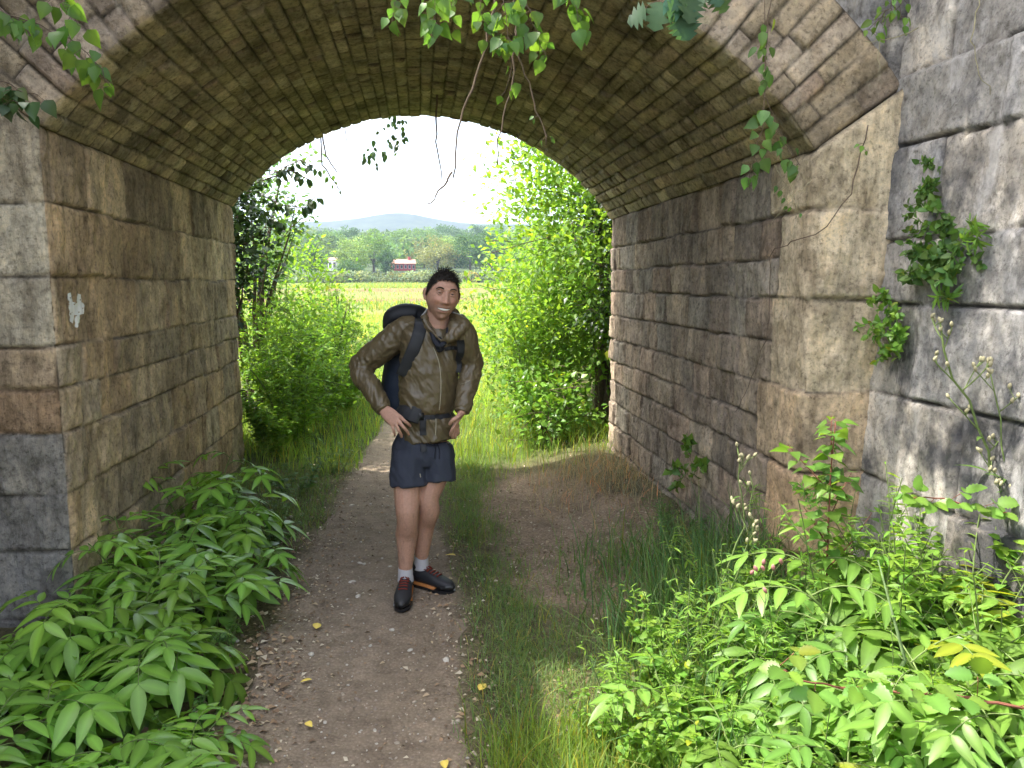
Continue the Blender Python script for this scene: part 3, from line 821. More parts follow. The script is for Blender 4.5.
# ---- sapling with heart shaped leaves
def sapling():
    b = at(905, 640, Y=2.72); r = np.random.default_rng(231)
    x, y = 1.62, 2.72; z = float(ground_h(x, y))
    t = thing('sapling', 'upright sapling with heart shaped leaves in front of the grey wing wall', 'sapling', (x, y, z))
    L, S = MB(), MB()
    st = curve((0, 0, 0), (-.02, 0, 1), 1.0, (-.06, 0, .1), 12, .03, r)
    tubes(S, st, np.linspace(.006, .002, len(st)), 6)
    stems = [(st, 46, .3)]
    for q in (.4, .5, .6, .72, .85):
        p, _ = along(st, [q]); a = r.uniform(0, 6.28)
        s2 = curve(p[0], (math.cos(a), math.sin(a), .8), .3 * (1.2 - q * .6), (0, 0, .3), 6, .05, r); tubes(S, s2, np.linspace(.003, .0012, len(s2)), 5)
        stems.append((s2, 14, .1))
    for s_, n, lo in stems:
        tt = np.linspace(lo, 1, n); p, tg = along(s_, tt); ph = np.arange(n) * 2.5 + r.uniform(-.3, .3, n)
        d = np.stack([np.cos(ph), np.sin(ph), r.uniform(-.45, .2, n)], 1)
        p2 = p + norm(d) * .02
        for a_, b_ in zip(p, p2): tubes(S, np.array([a_, (a_ + b_) / 2 + (0, 0, .003), b_]), .0009, 3, cap=False)
        stamp(L, HEART, frames(d, UP + r.normal(0, .3, (n, 3))), p2, .07 * r.uniform(.6, 1.15, n), tint(n, r, .8, 1.2))
    L.build('foliage', L_BRIGHT, t); S.build('stem', S_RED, t)
sapling()

# ---- tall flowering weed stalks
def stalk(name, label, cat, pts, rad, buds, r, heads=True, leaves=6, leafS=.06, mat=S_GREEN, bcol=None):
    base = pts[0]; t = thing(name, label, cat, tuple(base)); S, L = MB(), MB(); bud0 = None
    P = np.asarray(pts) - base
    # smooth the line
    u = np.linspace(0, 1, 16); P, _ = along(P, u); P[1:-1] += r.normal(0, .006, P[1:-1].shape)
    tubes(S, P, np.linspace(rad, rad * .45, len(P)), 6)
    ends = [P[-1]]
    for b in range(buds):
        q, tg = along(P, [r.uniform(.6, .98)]); a = r.uniform(0, 6.28)
        s2 = curve(q[0], (math.cos(a), math.sin(a), .9), r.uniform(.05, .16), (0, 0, .6), 5, .08, r)
        tubes(S, s2, rad * .35, 4); ends.append(s2[-1])
        for c in range(2):
            q2, _ = along(s2, [r.uniform(.4, .9)]); a2 = r.uniform(0, 6.28)
            s3 = curve(q2[0], (math.cos(a2), math.sin(a2), .8), r.uniform(.02, .05), (0, 0, .3), 3, .08, r); tubes(S, s3, rad * .25, 4); ends.append(s3[-1])
    for e in ends:
        n = 7; a = np.arange(n) / n * 6.28
        if bud0 is None:
            B = MB(); tubes(B, np.array([(0, 0, z) for z in (-.004, .004, .012, .018)]), [.003, .007, .006, .002], 7); bud0 = B.mesh('bud'); bud0.materials.append(bcol or S_PALE)
        ob = link('bud', bud0, t); ob.location = e; ob.rotation_euler = (r.uniform(-.6, .6), r.uniform(-.6, .6), 0)
    tt = r.uniform(.08, .8, leaves); p, _ = along(P, tt); ph = r.uniform(0, 6.28, leaves)
    d = np.stack([np.cos(ph), np.sin(ph), r.uniform(.1, .7, leaves)], 1)
    stamp(L, SLIM, frames(d, UP), p, leafS * r.uniform(.7, 1.3, leaves), tint(leaves, r))
    S.build('stem', mat, t); L.build('foliage', L_MID, t)
r = np.random.default_rng(240)
g = at(738, 560, Y=3.0); x0, y0 = 1.08, 2.95
stalk('flower_stalk', 'tall pale weed stalk with small buds against the brown wall', 'weed',
      [np.array([1.10, 2.95, .0]), at(745, 520, Y=2.95), at(740, 480, Y=2.95), at(737, 446, Y=2.95)], .005, 5, r)
stalk('flower_stalk', 'shorter budded weed stalk leaning beside the tall pale stalk', 'weed',
      [np.array([1.13, 2.96, .0]), at(750, 545, Y=2.9), at(752, 500, Y=2.9), at(750, 474, Y=2.9)], .0045, 5, r)
stalk('flower_stalk', 'long curving thistle stalk rising up the sunlit wing wall', 'thistle',
      [np.array([1.95, 2.55, .05]), at(1000, 520, Y=2.5), at(985, 430, Y=2.5), at(968, 392, Y=2.5), at(948, 365, Y=2.5), at(940, 322, Y=2.5)], .0075, 9, r, leaves=9, leafS=.09)
stalk('flower_stalk', 'thin upright thistle stalk right of the curving one', 'thistle',
      [np.array([2.02, 2.5, .05]), at(1004, 500, Y=2.45), at(1003, 430, Y=2.45), at(990, 372, Y=2.45)], .005, 6, r, leaves=10, leafS=.07)
stalk('flower_stalk', 'pinkish dry weed tip among the sunlit weeds', 'weed',
      [np.array([.98, 2.3, .1]), at(768, 640, Y=2.3), at(765, 600, Y=2.3), at(766, 592, Y=2.3)], .003, 2, r, bcol=bark_mat('pink dry bud', (.45, .2, .18)))
# thick pale-green onion like stalk
t = thing('bare_stalk', 'thin leafless green stalk standing among the sunlit fronds', 'plant', (1.22, 2.05, .05)); S = MB()
a_, b_ = at(905, 660, Y=2.0), at(878, 560, Y=2.05)
tubes(S, np.array([(0, 0, -.05), a_ - np.array([1.22, 2.05, .05]), b_ - np.array([1.22, 2.05, .05])]), [.006, .006, .002], 8)
S.build('stem', bark_mat('green stalk', (.13, .2, .075)), t)

# ---- bramble cane with toothed leaves
def bramble():
    r = np.random.default_rng(250)
    P = np.array([at(1060, 720, Y=1.75), at(1000, 702, Y=1.78), at(930, 694, Y=1.8), at(860, 690, Y=1.82), at(800, 678, Y=1.85), at(775, 668, Y=1.88)])
    base = P[0].copy(); t = thing('bramble', 'reddish bramble cane with toothed leaves arching over the right clump', 'bramble', tuple(base)); P = P - base
    S, L = MB(), MB(); pts, _ = along(P, np.linspace(0, 1, 24)); pts[1:-1] += r.normal(0, .003, pts[1:-1].shape)
    tubes(S, np.concatenate([[pts[0] + (.15, .1, -.35)], pts]), np.linspace(.0055, .0025, 25), 6)
    for q in np.linspace(.08, 1, 14):
        p, tg = along(pts, [q]); a = r.uniform(0, 6.28)
        d = norm(np.array([math.cos(a) * .7, -.6 + .5 * math.sin(a), r.uniform(.1, .8)])); pet = curve(p[0], d, .07, (0, 0, .1), 4, .05, r); tubes(S, pet, .0013, 4)
        e = pet[-1]; sd = norm(np.cross(d, UP))
        for dd, s in ((d, 1.15), (d * .3 + sd, .95), (d * .3 - sd, .95)):
            dd = norm(dd + np.array([0, -.15, -.25]))
            stamp(L, TOOTHED, frames(dd[None], (UP + np.array([0, -.5, 0]) + r.normal(0, .2, 3))[None]), (e + dd * .012)[None], .062 * s * r.uniform(.8, 1.15), tint(1, r, .85, 1.3) * (np.array([1.2, .85, .7]) if q > .95 else 1))
    S.build('cane', S_RED, t); L.build('foliage', L_BRIGHT, t)
    P = np.array([at(1050, 530, Y=2.35), at(1000, 512, Y=2.4), at(950, 500, Y=2.45), at(905, 498, Y=2.5)])
    base = P[0].copy(); t = thing('bramble', 'upper bramble cane with crinkled leaves beside the sapling', 'bramble', tuple(base)); P = P - base
    S, L = MB(), MB(); pts, _ = along(P, np.linspace(0, 1, 16)); pts[1:-1] += r.normal(0, .004, pts[1:-1].shape)
    tubes(S, np.concatenate([[pts[0] + (.1, .1, -.5)], pts]), np.linspace(.005, .002, 17), 6)
    for q in np.linspace(.1, 1, 10):
        p, tg = along(pts, [q]); a = r.uniform(0, 6.28)
        d = norm(np.array([math.cos(a), -.5, .4 + .5 * math.sin(a)])); e = p[0] + d * .05; tubes(S, np.array([p[0], p[0] + d * .03, e]), .0012, 4)
        sd = norm(np.cross(d, UP))
        for dd, s in ((d, 1.2), (d * .3 + sd, .95), (d * .3 - sd, .95)):
            dd = norm(dd + np.array([0, -.2, -.2]))
            stamp(L, TOOTHED, frames(dd[None], (UP + np.array([0, -.6, 0]) + r.normal(0, .2, 3))[None]), (e + dd * .01)[None], .058 * s, tint(1, r, .85, 1.2))
    S.build('cane', S_RED, t); L.build('foliage', L_BRIGHT, t)
bramble()

# ---- grass
BLADE_N = 4
def grass(name, n, area, Lr, W, density, mat, label, seed, lean=.5, col=(1, 1, 1), clump=.0, parent=None, z0=None):
    r = np.random.default_rng(seed); x0, x1, y0, y1 = area
    X = r.uniform(x0, x1, n * 6); Y = r.uniform(y0, y1, n * 6)
    k = r.uniform(0, 1, len(X)) < density(X, Y)
    X, Y = X[k][:n], Y[k][:n]; m = len(X)
    Z = ground_h(X, Y) - .006
    L = r.uniform(*Lr, m) * (.7 + .6 * (fbm(np.stack([X * 2, Y * 2, 0 * X], -1), 2, seed) * .5 + .5)); a = r.uniform(0, 6.28, m)
    ln = r.uniform(.1, 1, m) * lean; dx, dy = np.cos(a), np.sin(a); wd = a + 1.57 + r.normal(0, .5, m)
    wx, wy = np.cos(wd), np.sin(wd); W_ = W * r.uniform(.6, 1.3, m)
    vs = []
    for i, t in enumerate((0, .35, .7, 1)):
        h = L * (t - .35 * ln * t * t); o = L * ln * t * t; ww = W_ * (1, .9, .6, .05)[i] * .5
        for s in (-1, 1): vs.append(np.stack([X + dx * o + s * wx * ww, Y + dy * o + s * wy * ww, Z + h], 1))
    V = np.stack(vs, 1).reshape(-1, 3)
    b = (np.arange(m) * 8)[:, None, None]; q = np.array([(0, 1, 3, 2), (2, 3, 5, 4), (4, 5, 7, 6)])[None] + b
    c = np.repeat(tint(m, r, .7, 1.3, .2) * np.array(col), 8, 0)
    dry = np.repeat(r.uniform(0, 1, m) < .1, 8); c[dry] = c[dry] * np.array([1.9, 1.15, 1.1])
    mb = MB(); mb.add(V, q.reshape(-1, 4), None, c); o = mb.build(name, mat)
    return tag(o, label, 'grass', kind='stuff')
L_GRASS = leaf_mat('grass blade', (.17, .24, .085), .35, .55, .3)
def d_near(X, Y):
    path, bare, n = soil_weights(X, Y)
    strip = np.exp(-((X - .42 - .05 * np.sin(Y * 2)) / .17) ** 2) * sstep(2.2, 2.8, Y) * .9
    side = sstep(.55, .95, X) * (1 - sstep(3.6, 5.0, Y)) * 1.0
    mid = sstep(.2, .5, X) * (1 - sstep(3.0, 4.4, Y)) * .75
    left = sstep(.62, .85, -X) * sstep(4.3, 5.4, Y) * .6
    d = np.maximum.reduce([strip * (n > -.25), side, mid, left])
    return np.clip(d * (1 - path) * (1 - .55 * bare) * (.45 + 1.1 * (n + .3)), 0, 1)
grass('grass', 30000, (-1.6, 1.75, 1.9, 7.0), (.03, .12), .0035, d_near, L_GRASS, 'short green grass along the trodden path', 301, 1.3, (.8, .9, .75))
def d_tall(X, Y):
    n = fbm(np.stack([X * 2.5, Y * 2.5, 0 * X], -1), 3, 77)
    return np.clip(sstep(.62, 1.05, X + .1 * n) * (1 - sstep(3.2, 4.6, Y)) * (.5 + n), 0, 1)
grass('tall_grass', 2600, (.5, 1.75, 2.0, 4.8), (.22, .5), .007, d_tall, leaf_mat('long grass blade', (.085, .165, .05), .35, .5, .35), 'long arching grass blades at the foot of the right wall', 302, .9)
def d_front(X, Y): return np.clip(sstep(.1, .35, X) * (1 - sstep(2.45, 2.75, Y)), 0, 1)
grass('sunlit_grass', 3600, (.1, 1.2, 1.7, 2.8), (.1, .26), .005, d_front, leaf_mat('yellow green grass blade', (.17, .25, .045), .45, .5, .3), 'yellow green sunlit grass at the bottom edge', 303, .7)
def d_exit(X, Y):
    path, bare, n = soil_weights(X, Y)
    return np.clip((1 - path) * (.7 + .6 * n) * sstep(6.3, 7.2, Y + .1 * X + .4 * n), 0, 1)
grass('exit_grass', 26000, (-3.2, 4.0, 6.2, 15), (.08, .3), .007, d_exit, leaf_mat('bright meadow blade', (.19, .28, .055), .45, .55, .3), 'bright grass beyond the passage exit', 304, .7)
def d_mead(X, Y):
    path, bare, n = soil_weights(X, Y)
    return np.clip((1 - path) * (.7 + .6 * n), 0, 1)
grass('meadow_grass', 26000, (-7, 9, 15, 42), (.15, .45), .016, d_mead, leaf_mat('meadow blade', (.2, .27, .06), .45, .6, .25), 'pale green meadow grass beyond the bridge', 305, .7)
def d_dry(X, Y):
    return np.exp(-(((X - 1.45) / .45) ** 2 + ((Y - 5.9) / .7) ** 2)) * (X < 1.74)
grass('dry_grass', 1500, (.8, 1.75, 4.6, 7.2), (.06, .2), .004, d_dry, leaf_mat('dry grass blade', (.33, .28, .18), .2, .7, .2), 'dry tangled grass at the foot of the right wall', 306, 1.1)

# ---- leaf litter and small stones
def litter():
    r = np.random.default_rng(310); n = 16000
    X = r.uniform(-1.5, 1.75, n); Y = r.uniform(2.2, 8.5, n) ; Y = 2.2 + (Y - 2.2) * r.uniform(.3, 1, n)
    path, bare, nn = soil_weights(X, Y)
    k = r.uniform(0, 1, n) < np.clip(.14 + bare * .55 + np.exp(-((X + .68) / .2) ** 2) * 1.1 + .5 * np.exp(-((X - .2) / .15) ** 2), 0, 1); X, Y = X[k], Y[k]; n = len(X)
    P = np.stack([X, Y, ground_h(X, Y) + .012], 1)
    a = r.uniform(0, 6.28, n); d = np.stack([np.cos(a), np.sin(a), r.normal(0, .25, n)], 1)
    pal = np.array([(.3, .2, .12), (.2, .13, .08), (.4, .31, .2), (.5, .43, .32), (.16, .11, .07)])
    mb = MB(); stamp(mb, simple_leaf(.6, .5), frames(d, UP + r.normal(0, .35, (n, 3))), P, r.uniform(.008, .034, n) * r.uniform(.5, 1.15, n) * np.where((X < -.6) & (Y < 3.6), 1.6, 1), pal[r.integers(0, 5, n)])
    k_ = NT('dead leaf'); m = k_.done(k_.bsdf(k_.col(), .8, None, .2))
    tag(mb.build('leaf_litter', m), 'brown dead leaf litter on the bare soil and path edge', 'leaf litter', kind='stuff')
    # pebbles
    n = 2600; X = r.normal(-.28, .34, n); Y = 2.2 + 7 * r.uniform(0, 1, n) ** 1.6
    bm = bmesh.new(); bmesh.ops.create_icosphere(bm, subdivisions=1, radius=1); bm.verts.ensure_lookup_table()
    tv = np.array([v.co[:] for v in bm.verts]) * np.array([1, .75, .5]); tf = np.array([[v.index for v in f.verts] for f in bm.faces]); bm.free()
    a = r.uniform(0, 6.28, n); d = np.stack([np.cos(a), np.sin(a), r.normal(0, .2, n)], 1)
    s = np.clip(r.lognormal(-5.35, .5, n), .002, .022)
    mb = MB(); pal = np.array([(.34, .29, .23), (.25, .2, .16), (.45, .41, .35), (.2, .16, .13)])
    stamp(mb, (tv, Z0, tf, np.ones((len(tv), 3))), frames(d, UP + r.normal(0, .2, (n, 3))), np.stack([X, Y, ground_h(X, Y) + .006], 1), s, pal[r.integers(0, 4, n)])
    tag(mb.build('gravel', m), 'small grey and pale gravel pressed into the path', 'gravel', kind='stuff')
    # single yellow leaves
    me = None
    mm = NT('yellow fallen leaf'); mt = mm.done(mm.bsdf(mm.mix(mm.col(), (.62, .47, .1), 1.0, 'MULTIPLY'), .7, None, .2))
    for i, (px, py, s, lab) in enumerate([(316, 628, .07, 'pale yellow fallen leaf lying mid path below the man'), (312, 677, .05, 'small yellow fallen leaf lower on the path'), (306, 720, .045, 'small yellow leaf near the bottom of the path'),
                                     (479, 690, .06, 'yellow fallen leaf in the grass right of the path'), (456, 556, .07, 'pale dry leaf on the path beside the dark shoe'), (444, 762, .05, 'orange brown fallen leaf at the bottom edge')]):
        p = at(px, py, Z=0.02); p[2] = float(ground_h(p[0], p[1])) + .022
        if me is None:
            b = MB(); tv, tq, tt, tc = leaf_tpl(1, .6, 5, .3, .12); b.add(tv, tq, None, tc); o = tag(b.build('fallen_leaf', mt), lab, 'leaf', 'yellow fallen leaves'); me = o
        else:
            o = me.copy(); COL.objects.link(o); o['label'] = lab
        o.location = p; o.rotation_euler = (.1, .15, i * 1.9); o.scale = (s,) * 3
    st = None
    k2 = NT('pale stone'); mt = k2.done(k2.bsdf(k2.ramp(k2.noise(k2.pos(), 80), (.3, (.4, .36, .3)), (.7, (.6, .56, .5))), .9, None, .2))
    for i, (px, py, s, lab) in enumerate([(352, 582, .022, 'pale flat stone on the path left of the shoes'), (358, 597, .02, 'pale stone left of the front shoe'), (360, 562, .016, 'small pale stone higher on the path'), (390, 565, .016, 'small pale stone behind the front heel'),
                                     (392, 627, .018, 'pale stone just below the front shoe'), (352, 504, .022, 'white chip by the left path edge'), (446, 660, .02, 'pale chip at the right path edge')]):
        p = at(px, py, Z=0.0); p[2] = float(ground_h(p[0], p[1])) + .008
        if st is None:
            b = MB(); bm = bmesh.new(); bmesh.ops.create_icosphere(bm, subdivisions=2, radius=1); tv = np.array([v.co[:] for v in bm.verts]); tf = [[v.index for v in f.verts] for f in bm.faces]; bm.free()
            tv = tv * np.array([1, .7, .4]) * (1 + .3 * fbm(tv * 1.5, 2, 5))[:, None]; b.add(tv, None, tf); st = tag(b.build('path_stone', mt), lab, 'stone', 'pale stones on the path'); o = st
        else:
            o = st.copy(); COL.objects.link(o); o['label'] = lab
        o.location = p; o.rotation_euler = (.1, -.1, i * 1.3); o.scale = (s,) * 3
litter()

# ---- bushes and trees (leaf clumps on limbs)
def bush_parts(seed, size, ncl, per, leaf, tpl, trunkr=.03, droop=.0, low=.0, nst=7, flat=.5, cl=.22):
    """size=(rx,ry,h): limbs from the base, leaves gathered in clumps with gaps"""
    r = np.random.default_rng(seed); L, S = MB(), MB(); rx, ry, h = size
    cs = []
    while len(cs) < ncl:
        q = r.uniform(-1, 1, 3); d = np.linalg.norm(q)
        if .35 < d < 1: cs.append(q * r.uniform(.8, 1.1))
    cs = np.array(cs) * np.array([rx, ry, h / 2 * (1 - low)]) + np.array([0, 0, h / 2 * (1 + low)])
    for k in range(nst):
        e = cs[r.integers(ncl)]; mid = np.array([e[0] * .35, e[1] * .35, e[2] * .55])
        tubes(S, along(np.array([(r.normal(0, .012), r.normal(0, .012), -.05), mid, e]), np.linspace(0, 1, 9))[0] + r.normal(0, .015, (9, 3)), np.linspace(trunkr, .004, 9), 6)
    for c in cs:
        n = int(per * r.uniform(.5, 1.4)); g = r.normal(0, 1, (n, 3)) * cl * np.array([1, 1, .75]) * min(rx, ry)
        P = c + g; out = norm(g + .8 * norm(c - np.array([0, 0, h * .4])) * cl * min(rx, ry) + np.array([0, 0, .1]))
        d = norm(out + r.normal(0, .55, (n, 3)) + np.array([0, 0, -droop]))
        stamp(L, tpl, frames(d, UP + out * flat + r.normal(0, .35, (n, 3))), P, leaf * r.uniform(.6, 1.25, n), tint(n, r, .75, 1.25) * r.uniform(.85, 1.15))
        for _ in range(2):
            i = r.integers(n); tubes(S, np.array([c, (c + P[i]) / 2 + r.normal(0, .02, 3), P[i]]), .004, 4, cap=False)
    return L, S

def bush(name, label, cat, x, y, parts, mL, mS, group=None, z=None, tree=False):
    zz = float(ground_h(x, y)) - .02 if z is None else z
    t = thing(name, label, cat, (x, y, zz), 0, group)
    parts[0].build('crown' if tree else 'foliage', mL, t); parts[1].build('trunk' if tree else 'branch', mS, t); return t

# right of the exit: one tall sunlit tree-like shrub, lower shrubs and weeds before it
bush('tall_shrub', 'tall sunlit shrub filling the right side of the passage exit', 'shrub', 2.15, 8.7, bush_parts(401, (1.15, 1.1, 4.6), 130, 130, .095, SMALL, .05, .2, .1, 12, .5, .2), L_LIME, S_BROWN)
bush('tall_shrub', 'dark tangled shrub against the far end of the right wall', 'shrub', 2.25, 7.75, bush_parts(402, (.55, .45, 4.2), 46, 90, .07, SMALL, .04, .5, .1, 8, .5, .3), L_DARK, S_BROWN)
bush('low_shrub', 'dark low shrub at the right corner of the exit', 'shrub', 1.3, 7.55, bush_parts(403, (.42, .4, .75), 30, 50, .07, BROAD, .012, .1, .05, 6, .5, .28), L_DEEP, S_BROWN)
bush('low_shrub', 'bright leafy shrub in front of the tall shrub on the right', 'shrub', 1.25, 8.3, bush_parts(404, (.6, .55, 1.9), 60, 90, .07, SMALL, .02, .1, .05, 8, .5, .26), L_LIME, S_GREEN)
bush('low_shrub', 'light green shrub further back right of the path', 'shrub', 1.35, 9.8, bush_parts(405, (.7, .7, 2.3), 60, 60, .075, BROAD, .02, .1, .05, 8, .5, .26), L_LIME, S_GREEN)
bush('tall_shrub', 'broad light shrub behind the tall one on the right', 'shrub', 2.6, 11.2, bush_parts(406, (1.2, 1.2, 4.3), 90, 70, .1, SMALL, .05, .1, .08, 10, .5, .22), L_LIME, S_BROWN)
# left of the exit
bush('ivy_tree', 'dark ivy clad tree against the far end of the left wall', 'tree', -2.0, 7.9, bush_parts(411, (.45, .45, 3.3), 44, 80, .075, BROAD, .06, .3, .4, 10, .5, .3), L_DARK, S_BROWN, None, None, True)
bush('leafy_tree', 'slim tree with hanging twigs behind the ivy at the left', 'tree', -2.0, 9.4, bush_parts(412, (.75, .7, 3.9), 40, 40, .08, BROAD, .045, .5, .3, 12, .5, .2), L_MID, S_BROWN, None, None, True)
fern = [weed_parts(421, 1.35, 12, .11, 60, SLIM, .3, 6, .5), weed_parts(422, 1.1, 12, .1, 55, OVATE, .35, 6, .4)]
fs = [(-1.25, 7.9, 0, .2, 1.0), (-1.5, 8.6, 1, 1.0, 1.25), (-1.15, 8.9, 0, 2.2, .95), (-1.0, 9.7, 1, 3.0, 1.0), (-1.65, 9.6, 0, 4.0, 1.3), (-.9, 10.8, 0, 5.0, .9), (-1.5, 11.0, 1, .5, 1.3), (-1.4, 7.3, 1, 2.5, .6)]
place_plants('leafy_bush', 'bush', 'leafy bushes left of the passage exit', fern, (L_LIME, S_GREEN), fs,
             ['feathery bright bush nearest the left wall end', 'tall leafy bush behind the feathery one', 'feathery bush leaning toward the path on the left', 'rounded leafy bush further along the left path edge',
              'tallest feathery bush before the dark ivy tree', 'small feathery bush farthest along the left path edge', 'large leafy bush farthest back on the left', 'low leafy bush right at the end of the left wall'])
bush('low_shrub', 'dense green shrub between the left bushes and the ivy', 'shrub', -1.45, 8.15, bush_parts(423, (.5, .5, 1.5), 50, 60, .06, SMALL, .02, .1, .05, 8, .5, .28), L_LIME, S_GREEN)
bush('low_shrub', 'bright round shrub on the left with the sun behind it', 'shrub', -1.2, 10.3, bush_parts(424, (.6, .6, 1.7), 50, 60, .065, SMALL, .02, .1, .05, 8, .5, .28), L_LIME, S_GREEN)
bush('low_shrub', 'tall bright shrub in front of the slim tree on the left', 'shrub', -1.95, 10.9, bush_parts(425, (.8, .7, 2.6), 60, 60, .08, SMALL, .02, .1, .05, 8, .5, .26), L_LIME, S_GREEN)

# ---- plants growing out of the walls
def wall_plant(name, label, P, n, spread, leaf, tpl, mat, seed, cat='plant', hang=.4, nrm=(-1, -.2, .2)):
    r = np.random.default_rng(seed); base = np.mean(P, axis=0); t = thing(name, label, cat, tuple(base)); L, S = MB(), MB()
    P = np.asarray(P) - base
    for p in P:
        k = max(3, n // 14)
        for j in range(k):
            d = norm(np.array(nrm) + r.normal(0, .6, 3)); st = curve(p, d, spread * r.uniform(.7, 1.5), (0, 0, -hang), 5, .1, r); tubes(S, st, .0018, 4, cap=False)
            m = 14; tt = r.uniform(.15, 1, m); q, tg = along(st, tt)
            dd = norm(r.normal(0, 1, (m, 3)) * .7 + np.array([-.3, -.3, -.1]))
            stamp(L, tpl, frames(dd, np.array(nrm) + r.normal(0, .45, (m, 3))), q, leaf * r.uniform(.5, 1.25, m), tint(m, r, .75, 1.25))
    L.build('foliage', mat, t); S.build('stem', S_GREEN, t)
def wing_pt(px, py):
    d = ray(px, py); # plane x = 2.0 + .06 z
    t = (2.0 + .06 * CAM_H) / (d[0] - .06 * d[2]); return d * t + np.array([-.02, 0, CAM_H])
wall_plant('wall_plant', 'leafy clump growing from the joints of the wing wall', [wing_pt(*p) for p in ((940, 205), (935, 230), (950, 240), (930, 255), (950, 262), (965, 245), (940, 275), (925, 270), (955, 225), (960, 275))], 60, .10, .042, OVATE, L_MID, 431)
wall_plant('wall_plant', 'dark hanging clump low on the wing wall beside the pier', [wing_pt(*p) for p in ((895, 300), (905, 315), (890, 325), (905, 340), (895, 350), (910, 330))], 60, .09, .036, OVATE, L_DEEP, 432, hang=.9)
wall_plant('wall_plant', 'thin upright sprig above the leafy clump on the wing wall', [wing_pt(*p) for p in ((936, 165), (938, 182), (934, 195))], 30, .06, .035, OVATE, L_MID, 433)
wall_plant('wall_plant', 'light star shaped sprig right of the leafy clump', [wing_pt(*p) for p in ((985, 232), (958, 300))], 45, .07, .06, SLIM, L_BRIGHT, 434)
wall_plant('wall_plant', 'small bright sprig growing low on the brown passage wall', [at(px, py, X=XR - .02) for px, py in ((692, 447), (700, 462), (687, 470))], 35, .10, .06, BROAD, L_BRIGHT, 435)
wall_plant('wall_fern', 'small dark fern at the foot of the corner stones', [at(px, py, Y=3.12) for px, py in ((805, 492), (815, 488))], 40, .10, .05, SLIM, L_DEEP, 436, 'fern', .5, (-.5, -1, .4))
wall_plant('wall_plant', 'small sprig at the corner stone base above the fern', [at(px, py, Y=3.15) for px, py in ((828, 478), (832, 470))], 30, .07, .045, BROAD, L_MID, 437, nrm=(-.5, -1, .3))

# ---- hanging branches and vines over the near arch
def hang(name, label, lines, leafset, mL, mS, seed, cat='branch', rad=.003):
    """lines: list of polylines (world); leafset: list of (line index, t0, t1, count, size, template)"""
    r = np.random.default_rng(seed); base = lines[0][0].copy(); t = thing(name, label, cat, tuple(base)); L, S = MB(), MB()
    LS = []
    for i, ln in enumerate(lines):
        P = np.asarray(ln) - base; u = np.linspace(0, 1, max(8, len(P) * 4)); q, _ = along(P, u); q[1:-1] += r.normal(0, .004, q[1:-1].shape); LS.append(q)
        w = rad if i == 0 else rad * .7; qq = q; s0 = q[0] + base
        if s0[2] > 2.15 and seed not in (506, 509, 510, 512):   # the stem goes on up to where it is rooted on the bridge top
            edge = y_near(s0[0]) - .06 if s0[1] < 5 else y_far(s0[0]) + .06
            up = smooth_path(np.array([(s0[0] + .12, edge + (.15 if s0[1] < 5 else -.15), 4.55), (s0[0] + .06, edge - (.02 if s0[1] < 5 else -.02), 4.4), (s0[0] * .7 + .3 * (s0[0] + .04), edge * .4 + s0[1] * .6, (s0[2] + 4.3) / 2), s0]), 14) - base
            qq = np.concatenate([up[:-1], q])
        tubes(S, qq, np.linspace(w * (1.3 if len(qq) > len(q) else 1), w * .45, len(qq)), 5)
    for (i, a, b, n, sz, tpl) in leafset:
        tt = r.uniform(a, b, n); p, tg = along(LS[i], tt); ph = r.uniform(0, 6.28, n)
        d = norm(np.stack([np.cos(ph), .6 * np.sin(ph), r.uniform(-1.3, .1, n)], 1)); e = p + d * .03 * r.uniform(.5, 1.4, n)[:, None]
        for x_, y_ in zip(p, e): tubes(S, np.array([x_, (x_ + y_) / 2, y_]), .0009, 3, cap=False)
        d2 = norm(d * .6 + np.array([0, 0, -.7]) + r.normal(0, .3, (n, 3)))
        up = np.array([0, -1, .5]) + r.normal(0, .5, (n, 3))
        stamp(L, tpl, frames(d2, up), e, sz * r.uniform(.6, 1.2, n), tint(n, r, .7, 1.3, .15))
    if L.n: L.build('foliage', mL, t)
    S.build('twig', mS, t); return t
def pl(Y, *pp): return [at(px, py, Y=Y) for px, py in pp]
L_HANG = leaf_mat('hanging vine leaf', (.085, .17, .03), .5, .4, .45)
hang('hanging_branch', 'leafy vine hanging from the crown of the arch at top centre', [pl(2.9, (520, -60), (525, 0), (540, 40), (545, 60)), pl(2.9, (500, -60), (505, 10), (512, 60), (505, 92)), pl(2.85, (560, -50), (575, 5), (578, 30)), pl(2.95, (490, -50), (480, 10), (500, 45))],
     [(0, .3, 1, 24, .06, HEART), (1, .35, 1, 24, .055, HEART), (2, .4, 1, 14, .065, HEART), (3, .4, 1, 16, .055, HEART)], L_HANG, S_BROWN, 501)
hang('hanging_branch', 'leafy spray left of the hanging vine at top centre', [pl(2.9, (400, -60), (400, -10), (392, 18)), pl(2.9, (430, -60), (432, -5), (436, 30)), pl(2.95, (455, -60), (455, 0), (450, 22))],
     [(0, .4, 1, 12, .055, HEART), (1, .4, 1, 18, .06, HEART), (2, .4, 1, 12, .055, HEART)], L_HANG, S_BROWN, 502)
hang('bare_twig', 'long bare twig hanging from the vine into the open arch', [pl(3.0, (500, -40), (488, 40), (470, 95), (458, 130), (453, 178)), pl(3.0, (452, 172), (440, 190), (427, 204))], [], None, S_BROWN, 503, 'twig', .0065)
hang('bare_twig', 'second bare twig curving down right of the long one', [pl(3.0, (513, -30), (518, 50), (530, 90), (541, 120), (546, 145))], [(0, .8, 1, 5, .03, OVATE)], L_MID, S_BROWN, 504, 'twig', .005)
